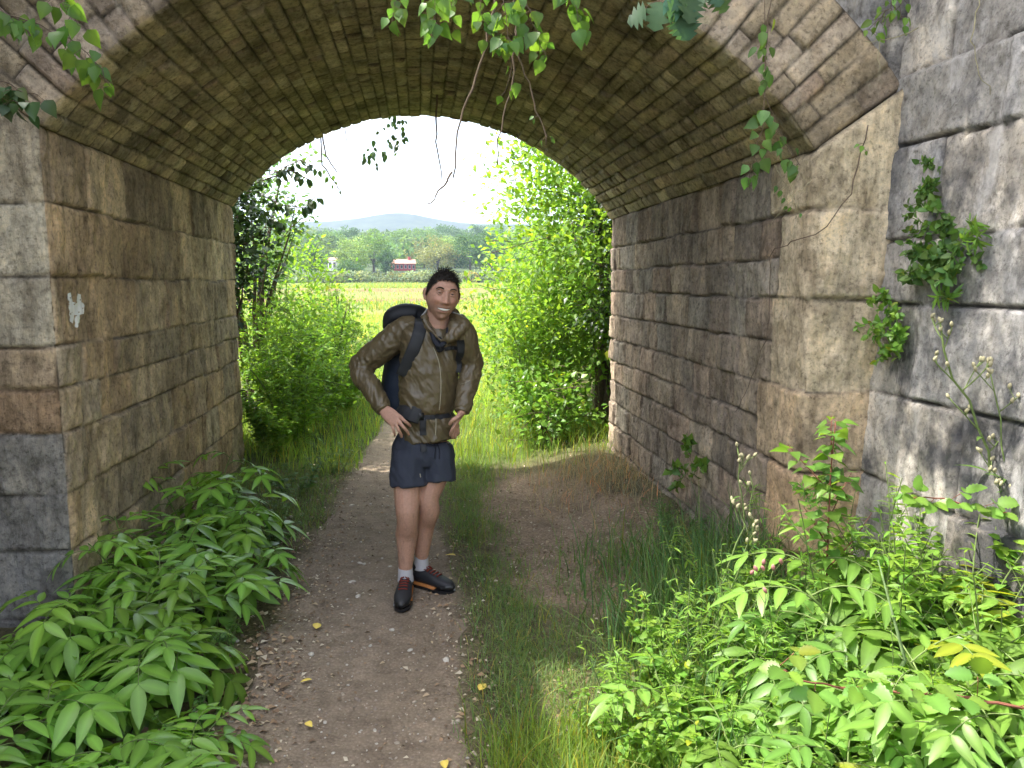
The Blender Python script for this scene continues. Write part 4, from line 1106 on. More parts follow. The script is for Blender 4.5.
hang('bare_twig', 'thin twig dropping beside the sky at top centre', [pl(3.1, (520, -20), (512, 90), (500, 130), (497, 165))], [], None, S_BROWN, 505, 'twig', .005)
hang('bare_twig', 'short thin twig against the sky left of the long twig', [pl(5.5, (437, 95), (436, 140), (442, 180))], [], None, S_BROWN, 506, 'twig', .008)
LOBED = leaf_tpl(1, .95, 8, .12, .15, .7, .45, .38, .4, 1.2)
hang('fig_branch', 'blue green fig leaves hanging from the arch edge at top', [pl(2.85, (700, -50), (672, -8), (645, 8)), pl(2.85, (690, -40), (690, -5), (676, 12)), pl(2.85, (720, -40), (705, 2))],
     [(0, .5, 1, 6, .09, LOBED), (1, .5, 1, 5, .1, LOBED), (2, .5, 1, 4, .09, LOBED)], leaf_mat('fig leaf', (.06, .125, .07), .35, .5, .35), S_BROWN, 507)
hang('hanging_vine', 'long thin vine with scattered leaves down the right arch face', [pl(3.0, (775, -30), (768, 30), (765, 80), (762, 125), (748, 185)), pl(3.0, (765, 95), (785, 145), (800, 165))],
     [(0, .2, .5, 16, .05, OVATE), (0, .62, 1, 20, .055, HEART), (1, .2, 1, 16, .05, HEART)], L_MID, S_BROWN, 508, 'vine', .0025)
hang('dry_tangle', 'tangle of dry twigs below the vine on the right wall', [pl(3.15, (775, 165), (790, 195), (800, 225)), pl(3.15, (770, 190), (795, 205), (815, 200)), pl(3.15, (785, 170), (800, 215), (790, 235)), pl(3.1, (800, 175), (780, 215), (768, 228)), pl(3.12, (812, 180), (795, 196), (772, 214))],
     [(0, .1, .9, 6, .035, OVATE)], L_MID, S_PALE, 509, 'twigs', .0015)
hang('bare_vine', 'thin brown runner curving across the right passage wall', [[at(868, 125, Y=3.24), at(850, 195, Y=3.24), at(822, 232, Y=3.24), at(798, 240, X=1.69), at(772, 250, X=1.69), at(768, 330, X=1.70), at(752, 380, X=1.71), at(735, 412, X=1.71)]], [(0, .0, .12, 3, .035, OVATE)], L_BRIGHT, S_BROWN, 510, 'vine', .003)
hang('leafy_spray', 'small bright leafy spray hanging at the top of the right arch edge', [pl(3.05, (900, -30), (890, 8), (868, 30)), pl(3.05, (905, -20), (900, 20))], [(0, .3, 1, 22, .045, OVATE), (1, .4, 1, 6, .04, OVATE)], L_BRIGHT, S_BROWN, 511)
hang('bare_twig', 'pale dry twig beneath the leafy spray on the arch ring', [pl(3.05, (918, 28), (895, 38), (865, 41)), pl(3.05, (880, 40), (878, 72))], [], None, S_PALE, 512, 'twig', .003)
hang('bare_twig', 'slender twig hanging over the top of the wing wall', [pl(2.7, (984, -30), (972, 40), (978, 70), (990, 95))], [], None, S_PALE, 513, 'twig', .003)
hang('hanging_branch', 'sunlit leafy branch reaching in at the top left corner', [pl(2.6, (-60, -30), (0, 10), (50, 30), (85, 50), (112, 88)), pl(2.6, (20, -40), (60, 0), (78, 25)), pl(2.6, (-30, -10), (20, 22), (40, 18))],
     [(0, .35, 1, 26, .06, HEART), (1, .4, 1, 12, .055, HEART), (2, .3, 1, 14, .055, HEART)], L_HANG, S_BROWN, 514)
hang('hanging_branch', 'dark leafy branch below the sunlit one at the left edge', [pl(2.7, (-60, 60), (-10, 75), (20, 90), (38, 95)), pl(2.7, (-40, 85), (10, 100), (30, 108))], [(0, .3, 1, 20, .06, HEART), (1, .4, 1, 10, .055, HEART)], L_DARK, S_BROWN, 515)
# beyond the far arch
hang('hanging_branch', 'dark leafy sprig hanging against the sky from the far arch', [pl(8.0, (395, 60), (392, 115), (388, 150), (372, 166)), pl(8.0, (400, 90), (403, 125), (398, 152)), pl(8.0, (385, 90), (380, 128), (366, 160))],
     [(0, .4, 1, 26, .07, OVATE), (1, .4, 1, 20, .065, OVATE), (2, .5, 1, 16, .065, OVATE)], L_DARK, S_BROWN, 516)
hang('hanging_branch', 'drooping leafy branch against the sky above the left bushes', [pl(8.4, (200, 190), (250, 185), (290, 170), (310, 180)), pl(8.4, (250, 188), (280, 205), (305, 208), (316, 196)), pl(8.4, (240, 195), (262, 215), (285, 226)), pl(8.4, (270, 175), (300, 160), (318, 168))],
     [(0, .3, 1, 44, .085, OVATE), (1, .2, 1, 40, .08, OVATE), (2, .2, 1, 30, .08, OVATE), (3, .2, 1, 26, .08, OVATE)], L_DARK, S_BROWN, 517, 'branch', .012)
hang('bare_twig', 'bare forked twig pointing down in front of the sky at left', [pl(7.6, (320, 120), (326, 155), (337, 172)), pl(7.6, (322, 165), (340, 190), (342, 196))], [(1, .1, 1, 7, .05, OVATE)], L_MID, S_BROWN, 518, 'twig', .012)
hang('bare_twig', 'thin straight twig against the sky under the far arch', [pl(7.4, (343, 115), (347, 140), (351, 155))], [], None, S_BROWN, 519, 'twig', .007)

# unseen shrubs added above the arch: their crowns dapple shade on the wing wall
bush('added_shade_shrub', 'unseen shrub added on the bridge top to shade the wing wall', 'shrub', .6, 3.6, bush_parts(441, (1.25, .75, 2.4), 90, 100, .085, OVATE if False else SMALL, .03, .1, .05, 9, .5, .2), L_MID, S_BROWN, z=4.4)
bush('added_shade_shrub', 'sparse unseen shrub added above the wing wall corner for dappled shade', 'shrub', 2.3, 2.5, bush_parts(442, (.7, 1.3, 2.0), 40, 70, .08, SMALL, .03, .1, .05, 7, .5, .2), L_MID, S_BROWN, z=3.7)

def d_crop(X, Y):
    n = fbm(np.stack([X * .03, Y * .12, 0 * X], -1), 3, 78); return np.clip(.5 + n * 1.6, 0, 1) * (np.abs(X) < Y * .45) * np.where((Y > 64) & (Y < 125), .10, 1)
grass('field_crop', 30000, (-75, 60, 40, 203), (.25, .7), .09, d_crop, leaf_mat('field crop blade', (.17, .23, .06), .4, .6, .2), 'patchy green crop growing across the field', 307, .8)
# ------------------------------------------------------------------ the hiker
def loft(mb, cs, rx, ry, side=None, n=20, cap=.0, mi=0, power=2.0):
    """closed tube with elliptical (or squarish) sections; rx along 'side', rounded ends"""
    cs = np.asarray(cs, float); m = len(cs)
    rx = np.broadcast_to(np.asarray(rx, float), (m,)).copy(); ry = np.broadcast_to(np.asarray(ry, float), (m,)).copy()
    tg = norm(np.gradient(cs, axis=0))
    if cap:
        a = [(.98, .15), (.8, .6), (.45, .9), (.08, 1.0)]
        pre = [cs[0] - tg[0] * max(rx[0], ry[0]) * cap * k for _, k in a][::-1]; post = [cs[-1] + tg[-1] * max(rx[-1], ry[-1]) * cap * k for _, k in a]
        f = [k for k, _ in a]
        rx = np.concatenate([rx[0] * np.array(f[::-1]), rx, rx[-1] * np.array(f)]); ry = np.concatenate([ry[0] * np.array(f[::-1]), ry, ry[-1] * np.array(f)])
        cs = np.concatenate([pre, cs, post]); tg = np.concatenate([np.tile(tg[:1], (4, 1)), tg, np.tile(tg[-1:], (4, 1))]); m = len(cs)
    x = None; vs = []
    ang = np.arange(n) / n * 2 * math.pi
    ca, sa = np.cos(ang), np.sin(ang)
    ca = np.sign(ca) * np.abs(ca) ** (2 / power); sa = np.sign(sa) * np.abs(sa) ** (2 / power)
    for i in range(m):
        if side is not None: ref = np.array(side, float)
        elif x is None: ref = np.array([1., 0, 0]) if abs(tg[i][0]) < .8 else np.array([0, 1., 0])
        else: ref = x
        x = norm(ref - tg[i] * np.dot(ref, tg[i])); y = np.cross(tg[i], x)
        vs.append(cs[i] + rx[i] * ca[:, None] * x + ry[i] * sa[:, None] * y)
    v = np.concatenate(vs + [cs[:1], cs[-1:]])
    q = [(i * n + j, i * n + (j + 1) % n, (i + 1) * n + (j + 1) % n, (i + 1) * n + j) for i in range(m - 1) for j in range(n)]
    t = [(m * n, (j + 1) % n, j) for j in range(n)] + [(m * n + 1, (m - 1) * n + j, (m - 1) * n + (j + 1) % n) for j in range(n)]
    mb.add(v, q, t, None, mi)

def limb(mb, P, rx, ry=None, k=24, n=18, cap=.8, side=None, power=2.0):
    P = np.asarray(P, float); ry = rx if ry is None else ry
    s = np.linspace(0, 1, k); u = np.linspace(0, 1, len(P))
    loft(mb, smooth_path(P, k), np.interp(s, u, rx), np.interp(s, u, ry), side, n, cap, 0, power)

def fused(mb, name, voxel, smooth=4):
    """one continuous skin over overlapping closed lofts"""
    me = mb.mesh(name + '_raw'); o = bpy.data.objects.new(name + '_raw', me); COL.objects.link(o)
    a = o.modifiers.new('r', 'REMESH'); a.mode = 'VOXEL'; a.voxel_size = voxel
    if smooth:
        b = o.modifiers.new('s', 'SMOOTH'); b.iterations = smooth; b.factor = .5
    dg = bpy.context.evaluated_depsgraph_get(); ev = o.evaluated_get(dg)
    out = bpy.data.meshes.new_from_object(ev)
    bpy.data.objects.remove(o); bpy.data.meshes.remove(me)
    return out

def get_co(me):
    a = np.empty(len(me.vertices) * 3, np.float32); me.vertices.foreach_get('co', a); return a.reshape(-1, 3).astype(float)
def get_no(me):
    a = np.empty(len(me.vertices) * 3, np.float32); me.vertices.foreach_get('normal', a); return a.reshape(-1, 3).astype(float)
def set_co(me, c): me.vertices.foreach_set('co', c.astype(np.float32).ravel()); me.update()
def finish(me, name, mats, parent, col=None):
    me.name = name
    me.polygons.foreach_set('use_smooth', np.ones(len(me.polygons), bool))
    if 'Col' in me.attributes: me.attributes.remove(me.attributes['Col'])
    a = me.attributes.new('Col', 'FLOAT_COLOR', 'POINT'); n = len(me.vertices)
    c = np.ones((n, 4)); 
    if col is not None: c[:, :3] = col
    a.data.foreach_set('color', c.astype(np.float32).ravel())
    me.materials.clear()
    for m in (mats if isinstance(mats, (list, tuple)) else [mats]): me.materials.append(m)
    return link(name, me, parent)

PY = 4.0
ORG = np.array([-.03, 4.02, float(ground_h(-.03, 4.02))])
man = thing('person', 'man in a brown rain jacket and navy shorts standing with both hands on his hips', 'person', tuple(ORG))
def Mz(zx, zy, dy=0.): return at(330 + zx / 3.841, 250 + zy / 3.841, Y=PY + dy) - ORG
def Ml(zx, zy, dy=0.): return at(330 + zx / 3.841, 430 + zy / 3.841, Y=PY + dy) - ORG

def skin_mat():
    k = NT('skin'); p = k.pos()
    c = k.mix(k.col(), k.ramp(k.noise(p, 90, 4, .6), (.3, (.86, .82, .8)), (.7, (1.12, 1.1, 1.1))), .8, 'MULTIPLY')
    b = k.bsdf(c, .5, k.bump(k.noise(p, 300, 3), .15, .002), .35)
    b.inputs['Subsurface Weight'].default_value = .12; b.inputs['Subsurface Radius'].default_value = (.01, .004, .002); b.inputs['Subsurface Scale'].default_value = .5
    return k.done(b)
def cloth_mat(name, col, rough=.6, spec=.3, sheen=0., bump=.2, sc=260):
    k = NT(name); p = k.pos()
    c = k.mix(k.col(), k.ramp(k.noise(p, 14, 5, .6), (.3, tuple(v * .94 for v in col)), (.7, tuple(v * 1.05 for v in col))), 1.0, 'MULTIPLY')
    h = k.bump(k.noise(p, sc, 3, .6), bump, .002)
    return k.done(k.bsdf(c, rough, h, spec))
SKIN = skin_mat(); SK_C = np.array([.43, .25, .18])
JACKET = cloth_mat('brown ripstop nylon', (.098, .074, .038), .38, .5, 0, .15, 400)
NAVY = cloth_mat('navy woven shorts', (.033, .038, .055), .75, .25)
BLACK = cloth_mat('black pack nylon', (.016, .017, .02), .6, .35)
NAVYP = cloth_mat('dark blue pack fabric', (.018, .028, .05), .6, .3)
SHOE = cloth_mat('black shoe mesh', (.02, .02, .023), .55, .4)
SOLE = cloth_mat('orange brown sole', (.40, .15, .04), .6, .3)
RUB = cloth_mat('black toe rubber', (.012, .012, .013), .35, .5)
SOCK = cloth_mat('grey sock knit', (.42, .41, .43), .9, .1)
HAIRM = cloth_mat('dark brown hair', (.018, .014, .011), .75, .2)
LACE = cloth_mat('dark red lace', (.16, .03, .02), .7, .2)
ZIP = cloth_mat('pale zip', (.3, .27, .2), .4, .5)
SHIRT = cloth_mat('dark shirt', (.02, .022, .03), .8, .2)
TEETH = cloth_mat('teeth', (.8, .77, .7), .3, .5, 0, .0)
EYE = cloth_mat('eye', (1, 1, 1), .15, .6, 0, .0)

# joints ------------------------------------------------------------
SH_R, SH_L = Mz(285, 312, .12), Mz(505, 318, .02)          # shoulders
EL_R, EL_L = Mz(118, 455, .16), Mz(545, 440, .06)          # elbows
WR_R, WR_L = Mz(205, 612, -.02), Mz(508, 618, -.06)        # wrists
HIP_R, HIP_L = Ml(300, 90, .05), Ml(415, 90, .08)
KN_R, KN_L = Ml(297, 318, -.03), Ml(378, 272, .03)
AN_R, AN_L = Ml(290, 545, .02), Ml(350, 498, .13)
NECK0, NECK1 = Mz(408, 320, .07), Mz(420, 225, .05)
yaw_t = R_(17); FRONT = np.array([math.sin(yaw_t), -math.cos(yaw_t), 0]); SIDE = np.array([math.cos(yaw_t), math.sin(yaw_t), 0])
TORSO = [(Mz(402, 278, .08), .06, .06), (Mz(400, 296, .08), .125, .075), (Mz(397, 325, .08), .172, .1), (Mz(388, 400, .08), .165, .118), (Mz(378, 480, .08), .158, .124), (Mz(372, 560, .08), .152, .128), (Mz(374, 632, .08), .147, .122), (Mz(380, 680, .08), .158, .132), (Mz(384, 716, .08), .166, .137)]

# head ---------------------------------------------------------------
def head_verts():
    nu, nv = 72, 56
    th_ = np.linspace(0, 2 * math.pi, nu, endpoint=False); ph = np.linspace(.02, math.pi - .02, nv)
    T, P = np.meshgrid(th_, ph); T = T.ravel(); P = P.ravel()
    x = .077 * np.sin(P) * np.cos(T); y = .097 * np.sin(P) * np.sin(T); z = .122 * np.cos(P)
    jaw = sstep(-.01, -.115, z)
    x = x * (1 - .27 * jaw ** 1.6); back = np.clip(y / .097, 0, 1)
    y = np.where(y > 0, y * (1 - .55 * jaw), y)
    y = np.where(y < 0, y * (1 - .06 * sstep(.02, .1, z)), y)
    z = np.where((z < -.07) & (y > 0), z + (-.07 - z) * .6 * back, z)
    front = sstep(.0, -.05, y)
    # square up the front of the face
    y = y - front * .012 * sstep(.055, .02, np.abs(x)) * 0
    def G(cx, cz, sx, sz): return np.exp(-((x - cx) / sx) ** 2 - ((z - cz) / sz) ** 2)
    def G2(cx, cz, sx, sz): return G(cx, cz, sx, sz) + G(-cx, cz, sx, sz)
    d = np.zeros_like(x)
    d += .010 * G2(.028, .040, .022, .008) + .004 * G(0, .04, .02, .012)          # brow ridge
    d -= .0135 * G2(.031, .021, .015, .010)                                         # eye sockets
    nz = np.clip((.028 - z) / .055, 0, 1)
    d += (.008 + .025 * nz) * np.exp(-(x / (.0085 + .006 * nz)) ** 2) * sstep(.036, .02, z) * sstep(-.036, -.027, z)   # nose
    d += .009 * G2(.0135, -.024, .007, .008)                                        # nostrils
    d += .0105 * G2(.041, -.018, .016, .014)                                        # smiling cheeks
    d -= .0065 * G2(.036, -.046, .0055, .017)
    d -= .004 * G2(.056, -.055, .01, .02)                                        # smile folds
    d += .004 * G(0, -.045, .018, .006)
    d += .004 * G(0, -.0485, .028, .003) + .0055 * G(0, -.071, .024, .005)         # lips
    d -= .010 * G(0, -.059, .028, .0052)                                           # open mouth
    d -= .004 * G(0, -.083, .02, .006)
    d += .0115 * G(0, -.102, .02, .014)                                              # chin
    y = y - d * front
    v = np.stack([x, y, z], 1)
    q = [(i * nu + j, (i + 1) * nu + j, (i + 1) * nu + (j + 1) % nu, i * nu + (j + 1) % nu) for i in range(nv - 1) for j in range(nu)]
    v = np.concatenate([v, [[0, 0, .1222]], [[v[(nv - 1) * nu:, 0].mean(), v[(nv - 1) * nu:, 1].mean(), v[(nv - 1) * nu:, 2].min() - .0005]]])
    t = [(nu * nv, j, (j + 1) % nu) for j in range(nu)] + [(nu * nv + 1, (nv - 1) * nu + (j + 1) % nu, (nv - 1) * nu + j) for j in range(nu)]
    return v, q, t
HC = Mz(431, 178, .03)
HM = np.array(Matrix.Rotation(R_(8), 3, 'Y') @ Matrix.Rotation(R_(10), 3, 'Z') @ Matrix.Rotation(R_(2), 3, 'X')) @ np.diag([1.09, 1.06, 1.07])
def H2W(p): return np.asarray(p) @ HM.T + HC

# body ---------------------------------------------------------------
B = MB()
hv, hq, ht = head_verts(); B.add(H2W(hv), hq, ht)
for s in (-1, 1):   # ears
    e = np.array([(s * .0765, .004, .026), (s * .082, .012, .018), (s * .083, .016, .0), (s * .079, .010, -.024)])
    limb(B, H2W(e), [.008, .012, .011, .007], [.010, .017, .014, .008], 10, 10, .6)
limb(B, [NECK0, (NECK0 + NECK1) / 2, NECK1 + (0, 0, .03)], [.066, .060, .058], None, 12, 18, .4)
tp = np.array([c for c, _, _ in TORSO[1:]]); loft(B, tp, [a * .85 for _, a, _ in TORSO[1:]], [b * .8 for _, _, b in TORSO[1:]], SIDE, 24, .3)
limb(B, [HIP_R + (.01, .01, .04), HIP_R, (HIP_R + KN_R) / 2 + (-.004, -.008, 0), KN_R + (0, 0, .03), KN_R + (0, -.004, -.012), KN_R + (0, .012, -.07), (KN_R * .62 + AN_R * .38) + (0, .028, 0), (KN_R * .3 + AN_R * .7) + (0, .012, 0), AN_R, AN_R + (0, 0, -.05)],
     [.06, .076, .073, .064, .059, .057, .062, .045, .035, .036], None, 44, 20, .5)
limb(B, [HIP_L + (-.01, .01, .04), HIP_L, (HIP_L + KN_L) / 2 + (.004, -.008, 0), KN_L + (0, 0, .03), KN_L + (0, -.004, -.012), KN_L + (0.004, .012, -.07), (KN_L * .62 + AN_L * .38) + (-.004, .026, 0), (KN_L * .3 + AN_L * .7) + (0, .012, 0), AN_L, AN_L + (0, 0, -.05)],
     [.06, .076, .072, .062, .057, .056, .061, .045, .035, .036], None, 44, 20, .5)
for K_ in (KN_R, KN_L):   # knee caps
    limb(B, [K_ + (0, -.036, .022), K_ + (.003, -.042, 0), K_ + (0, -.034, -.024)], [.026, .030, .022], [.018, .019, .016], 8, 12, .5)
for A_ in (AN_R, AN_L):
    for s in (-1, 1): limb(B, [A_ + (s * .026, 0, .01), A_ + (s * .03, .004, -.004)], [.014, .013], None, 6, 8, .7)
    limb(B, [A_ + (0, .03, -.01), A_ + (0, .02, .10)], [.018, .016], None, 8, 10, .5)
limb(B, [SH_R, EL_R, WR_R], [.05, .042, .030], None, 24, 14, .6)
limb(B, [SH_L, EL_L, WR_L], [.05, .042, .030], None, 24, 14, .6)

def hand(wr, knuck, widthdir, fingers, thumb):
    """palm from wrist to the knuckle line, five separate fingers"""
    wd = norm(widthdir)
    limb(B, [wr, wr * .55 + knuck * .45, knuck], [.028, .038, .040], [.021, .017, .0125], 14, 16, .5, wd, 2.6)
    for (off, pts, rr) in fingers:
        P = np.array([wr * .35 + knuck * .65 + wd * off * .7, knuck + wd * off] + list(pts)); limb(B, P, [rr * 1.05, rr * 1.1] + [rr * f for f in np.linspace(1, .82, len(pts))], None, 18, 10, .9)
    limb(B, np.array(thumb), [.013, .012, .0105, .009], None, 16, 10, .9)
# his right hand: back of the hand to the viewer, fingers spread down over the hip belt
k = Mz(252, 655, -.105); wd = Mz(275, 632, -.105) - Mz(232, 676, -.105)
def fz(*pp): return [Mz(a, b, c) for a, b, c in pp]
hand(WR_R, k, wd, [(.030, fz((284, 655, -.128), (300, 668, -.118), (308, 676, -.098)), .0092), (.010, fz((280, 678, -.128), (296, 697, -.118), (301, 708, -.098)), .0095),
                   (-.010, fz((262, 688, -.126), (272, 708, -.116), (274, 718, -.098)), .0090), (-.029, fz((243, 690, -.118), (248, 706, -.108), (248, 713, -.092)), .0078)],
     fz((215, 628, -.02), (238, 634, -.03), (262, 640, -.01), (280, 645, .01)))
# his left hand: seen from the thumb side, fingers wrapped round the hip
k = Mz(484, 662, -.09); wd = Mz(490, 668, -.16) - Mz(482, 668, -.02)
hand(WR_L, k, wd, [(.028, fz((472, 684, -.125), (464, 702, -.115), (463, 712, -.09)), .0092), (.010, fz((478, 690, -.10), (472, 712, -.095), (470, 722, -.08)), .0094),
                   (-.010, fz((486, 690, -.08), (482, 714, -.075), (480, 722, -.06)), .009), (-.028, fz((493, 686, -.06), (491, 704, -.055), (489, 711, -.045)), .0078)],
     fz((500, 632, -.11), (486, 645, -.135), (470, 655, -.14), (460, 668, -.128)))
me = fused(B, 'body', .0034, 1)
co = get_co(me); loc = (co - HC) @ np.linalg.inv(HM).T
col = np.tile(SK_C, (len(co), 1))
x, y, z = loc.T; inh = (np.abs(x) < .11) & (np.abs(z) < .14) & (np.abs(y) < .14)
def Gm(cx, cz, sx, sz): return np.exp(-((x - cx) / sx) ** 2 - ((z - cz) / sz) ** 2) * inh * (y < -.03)
lip = np.clip(Gm(0, -.050, .026, .003) + Gm(0, -.070, .021, .0042), 0, 1)[:, None]; col = col * (1 - lip * .55) + np.array([.30, .11, .09]) * lip * .55
mz_ = -.059 + 6 * x ** 2; mouth = np.clip(np.exp(-(x / .029) ** 4 - ((z - mz_) / .0055) ** 2) * inh * (y < -.03) * 1.3, 0, 1)[:, None]; col = col * (1 - mouth) + np.array([.06, .02, .02]) * mouth
ck = np.clip(Gm(.04, -.018, .02, .018) + Gm(-.04, -.018, .02, .018) + .8 * Gm(0, -.022, .013, .012), 0, 1)[:, None]; col = col * (1 - .35 * ck) + np.array([.5, .21, .15]) * .35 * ck
beard = (sstep(-.035, -.06, z) * inh * (y < .02) * (1 - mouth[:, 0]) * (1 - lip[:, 0]))[:, None]; col = col * (1 - .22 * beard) + np.array([.2, .15, .12]) * .22 * beard
low = (co[:, 2] < .5)[:, None]; hair_n = sstep(.1, .5, fbm(co * np.array([160, 160, 22]), 2, 9))[:, None]
col = np.where(low, col * (1 - .18 * hair_n), col)
body = finish(me, 'body', SKIN, man, col)

# face details
for s in (-1, 1):
    bm = bmesh.new(); bmesh.ops.create_uvsphere(bm, u_segments=20, v_segments=14, radius=.0122)
    v = np.array([q.co[:] for q in bm.verts]); f4 = [[q.index for q in f.verts] for f in bm.faces]; bm.free()
    c = np.tile([.45, .40, .36], (len(v), 1)); rr = np.hypot(v[:, 0] + .001, v[:, 2] + .001); fr_ = v[:, 1] < 0  # eye whites painted dark to stand for the shade in the sockets
    c[(rr < .0072) & fr_] = (.07, .04, .025); c[(rr < .003) & fr_] = (.01, .01, .01)
    E = MB(); E.add(H2W(v + np.array([s * .031, -.0775, .019])), [f for f in f4 if len(f) == 4], [f for f in f4 if len(f) == 3], c); E.build('eye', EYE, man)
    W = MB()   # lids: upper lid drawn low in the smile
    for zz, rr_ in ((.0242, .0048), (.0122, .0042)):
        limb(W, H2W(np.array([(s * .017, -.083, .019), (s * .025, -.0895, zz), (s * .034, -.0885, zz + .0005), (s * .045, -.080, .0185)])), [.003, rr_, rr_, .003], None, 14, 8, .7)
    o = W.build('eyelid', SKIN, man); a = o.data.attributes['Col']; a.data.foreach_set('color', np.tile([*(SK_C * .85), 1.], len(o.data.vertices)).astype(np.float32))
    W = MB(); limb(W, H2W(np.array([(s * .014, -.094, .038), (s * .026, -.097, .044), (s * .038, -.092, .0445), (s * .050, -.080, .037)])), [.0035, .0045, .004, .0018], [.003, .003, .003, .0015], 14, 8, .5)
    W.build('eyebrow', HAIRM, man)
W = MB(); limb(W, H2W(np.array([(-.027, -.0745, -.0545), (-.014, -.0830, -.0575), (0, -.0860, -.0585), (.014, -.0830, -.0575), (.027, -.0745, -.0545)])), [.003, .0052, .0056, .0052, .003], [.0028] * 5, 18, 8, .6, (0, 0, 1)); W.build('teeth', TEETH, man)

# hair: scalp cap and many short upright strands
def make_hair():
    r = np.random.default_rng(601); Hh = MB()
    nu, nv = 64, 30; T, P = np.meshgrid(np.linspace(0, 2 * math.pi, nu, endpoint=False), np.linspace(.02, 1.75, nv)); T = T.ravel(); P = P.ravel()
    hairline = np.where(np.sin(T) < 0, .90 + .73 * np.abs(np.cos(T)) ** 5, 1.63 + .3 * np.clip(np.sin(T), 0, 1))
    P = np.minimum(P, hairline + .03 * np.sin(T * 23))
    k = 1.045
    v = np.stack([.079 * k * np.sin(P) * np.cos(T), .099 * k * np.sin(P) * np.sin(T) * np.where(np.sin(T) < 0, .96, 1), .124 * k * np.cos(P)], 1)
    v *= (1 + .015 * fbm(v * 90, 2, 4))[:, None]
    q = [(i * nu + j, (i + 1) * nu + j, (i + 1) * nu + (j + 1) % nu, i * nu + (j + 1) % nu) for i in range(nv - 1) for j in range(nu)]
    Hh.add(H2W(v), q)
    n = 2600; T = r.uniform(0, 2 * math.pi, n); P = np.arccos(r.uniform(-.25, 1, n)); hl = np.where(np.sin(T) < 0, .90 + .73 * np.abs(np.cos(T)) ** 5, 1.63 + .3 * np.clip(np.sin(T), 0, 1)); m = P < hl; T, P = T[m], P[m]
    b = np.stack([.079 * np.sin(P) * np.cos(T), .098 * np.sin(P) * np.sin(T), .123 * np.cos(P)], 1); nn = norm(b / np.array([.079, .098, .123]) ** 2)
    top = np.clip(np.cos(P), 0, 1)
    d = norm(nn * .75 + np.array([.75, -.1, .1]) * top[:, None] + r.normal(0, .38, (len(b), 3)) + (1 - top)[:, None] * np.array([0, .5, -.5]))
    L = (.008 + .024 * top ** 1.5) * r.uniform(.6, 1.35, len(b))
    tv = np.array([(-.5, 0, 0), (.5, 0, 0), (0, 0, .6), (-.3, .55, .05), (.3, .55, .05), (0, .55, .4), (0, 1, .18)]) * np.array([.09, 1, .09])
    tt = np.array([(0, 1, 4), (0, 4, 3), (1, 2, 5), (1, 5, 4), (2, 0, 3), (2, 3, 5), (3, 4, 6), (4, 5, 6), (5, 3, 6)])
    stamp(Hh, (tv, Z0, tt, np.ones((7, 3))), np.einsum('ij,njk->nik', HM, frames(d, UP + r.normal(0, .4, (len(d), 3)))), H2W(b), L, np.ones((len(b), 3)))
    Hh.build('hair', HAIRM, man)
make_hair()

# jacket --------------------------------------------------------------
J = MB()
jc = np.array([c for c, _, _ in TORSO]); jx = np.array([a for _, a, _ in TORSO]); jy = np.array([b for _, _, b in TORSO])
s_ = np.linspace(0, 1, 30); u_ = np.linspace(0, 1, len(jc))
loft(J, smooth_path(jc, 30) + FRONT * (.014 * np.exp(-((s_ - .62) / .2) ** 2))[:, None], np.interp(s_, u_, jx), np.interp(s_, u_, jy), SIDE, 36, .12, 0, 2.25)
limb(J, [SH_R + (.05, 0, .004), SH_R, SH_R * .55 + EL_R * .45 + (0, 0, .006), EL_R, EL_R * .5 + WR_R * .5, WR_R + (WR_R - EL_R) * -.04], [.074, .076, .072, .066, .058, .043], [.074, .078, .073, .066, .058, .043], 34, 22, .3)
limb(J, [SH_L + (-.05, 0, .004), SH_L, SH_L * .55 + EL_L * .45 + (0, 0, 0), EL_L, EL_L * .5 + WR_L * .5, WR_L + (WR_L - EL_L) * -.04], [.072, .072, .066, .06, .054, .043], [.072, .074, .068, .06, .054, .043], 34, 22, .3)
# collar and the hood lying on the shoulders
limb(J, [Mz(428, 355, -.055), Mz(398, 318, -.035), Mz(372, 288, .0), Mz(366, 262, .05), Mz(385, 246, .12), Mz(420, 246, .14), Mz(455, 252, .12), Mz(478, 272, .04), Mz(468, 312, -.035), Mz(436, 352, -.06)],
     [.010, .017, .020, .022, .024, .026, .025, .024, .020, .010], [.016, .024, .028, .028, .03, .032, .03, .03, .024, .014], 60, 12, .7)
limb(J, [Mz(455, 262, .10), Mz(490, 268, .04), Mz(515, 288, -.01), Mz(500, 312, -.04), Mz(470, 338, -.05), Mz(440, 350, -.055)], [.028, .034, .034, .028, .022, .012], [.03, .04, .038, .03, .022, .012], 40, 14, .7)
limb(J, [Mz(380, 258, .15), Mz(420, 250, .17), Mz(474, 254, .12)], [.042, .055, .05], None, 16, 14, .7)
me = fused(J, 'jacket', .005, 5)
co = get_co(me); no = get_no(me)
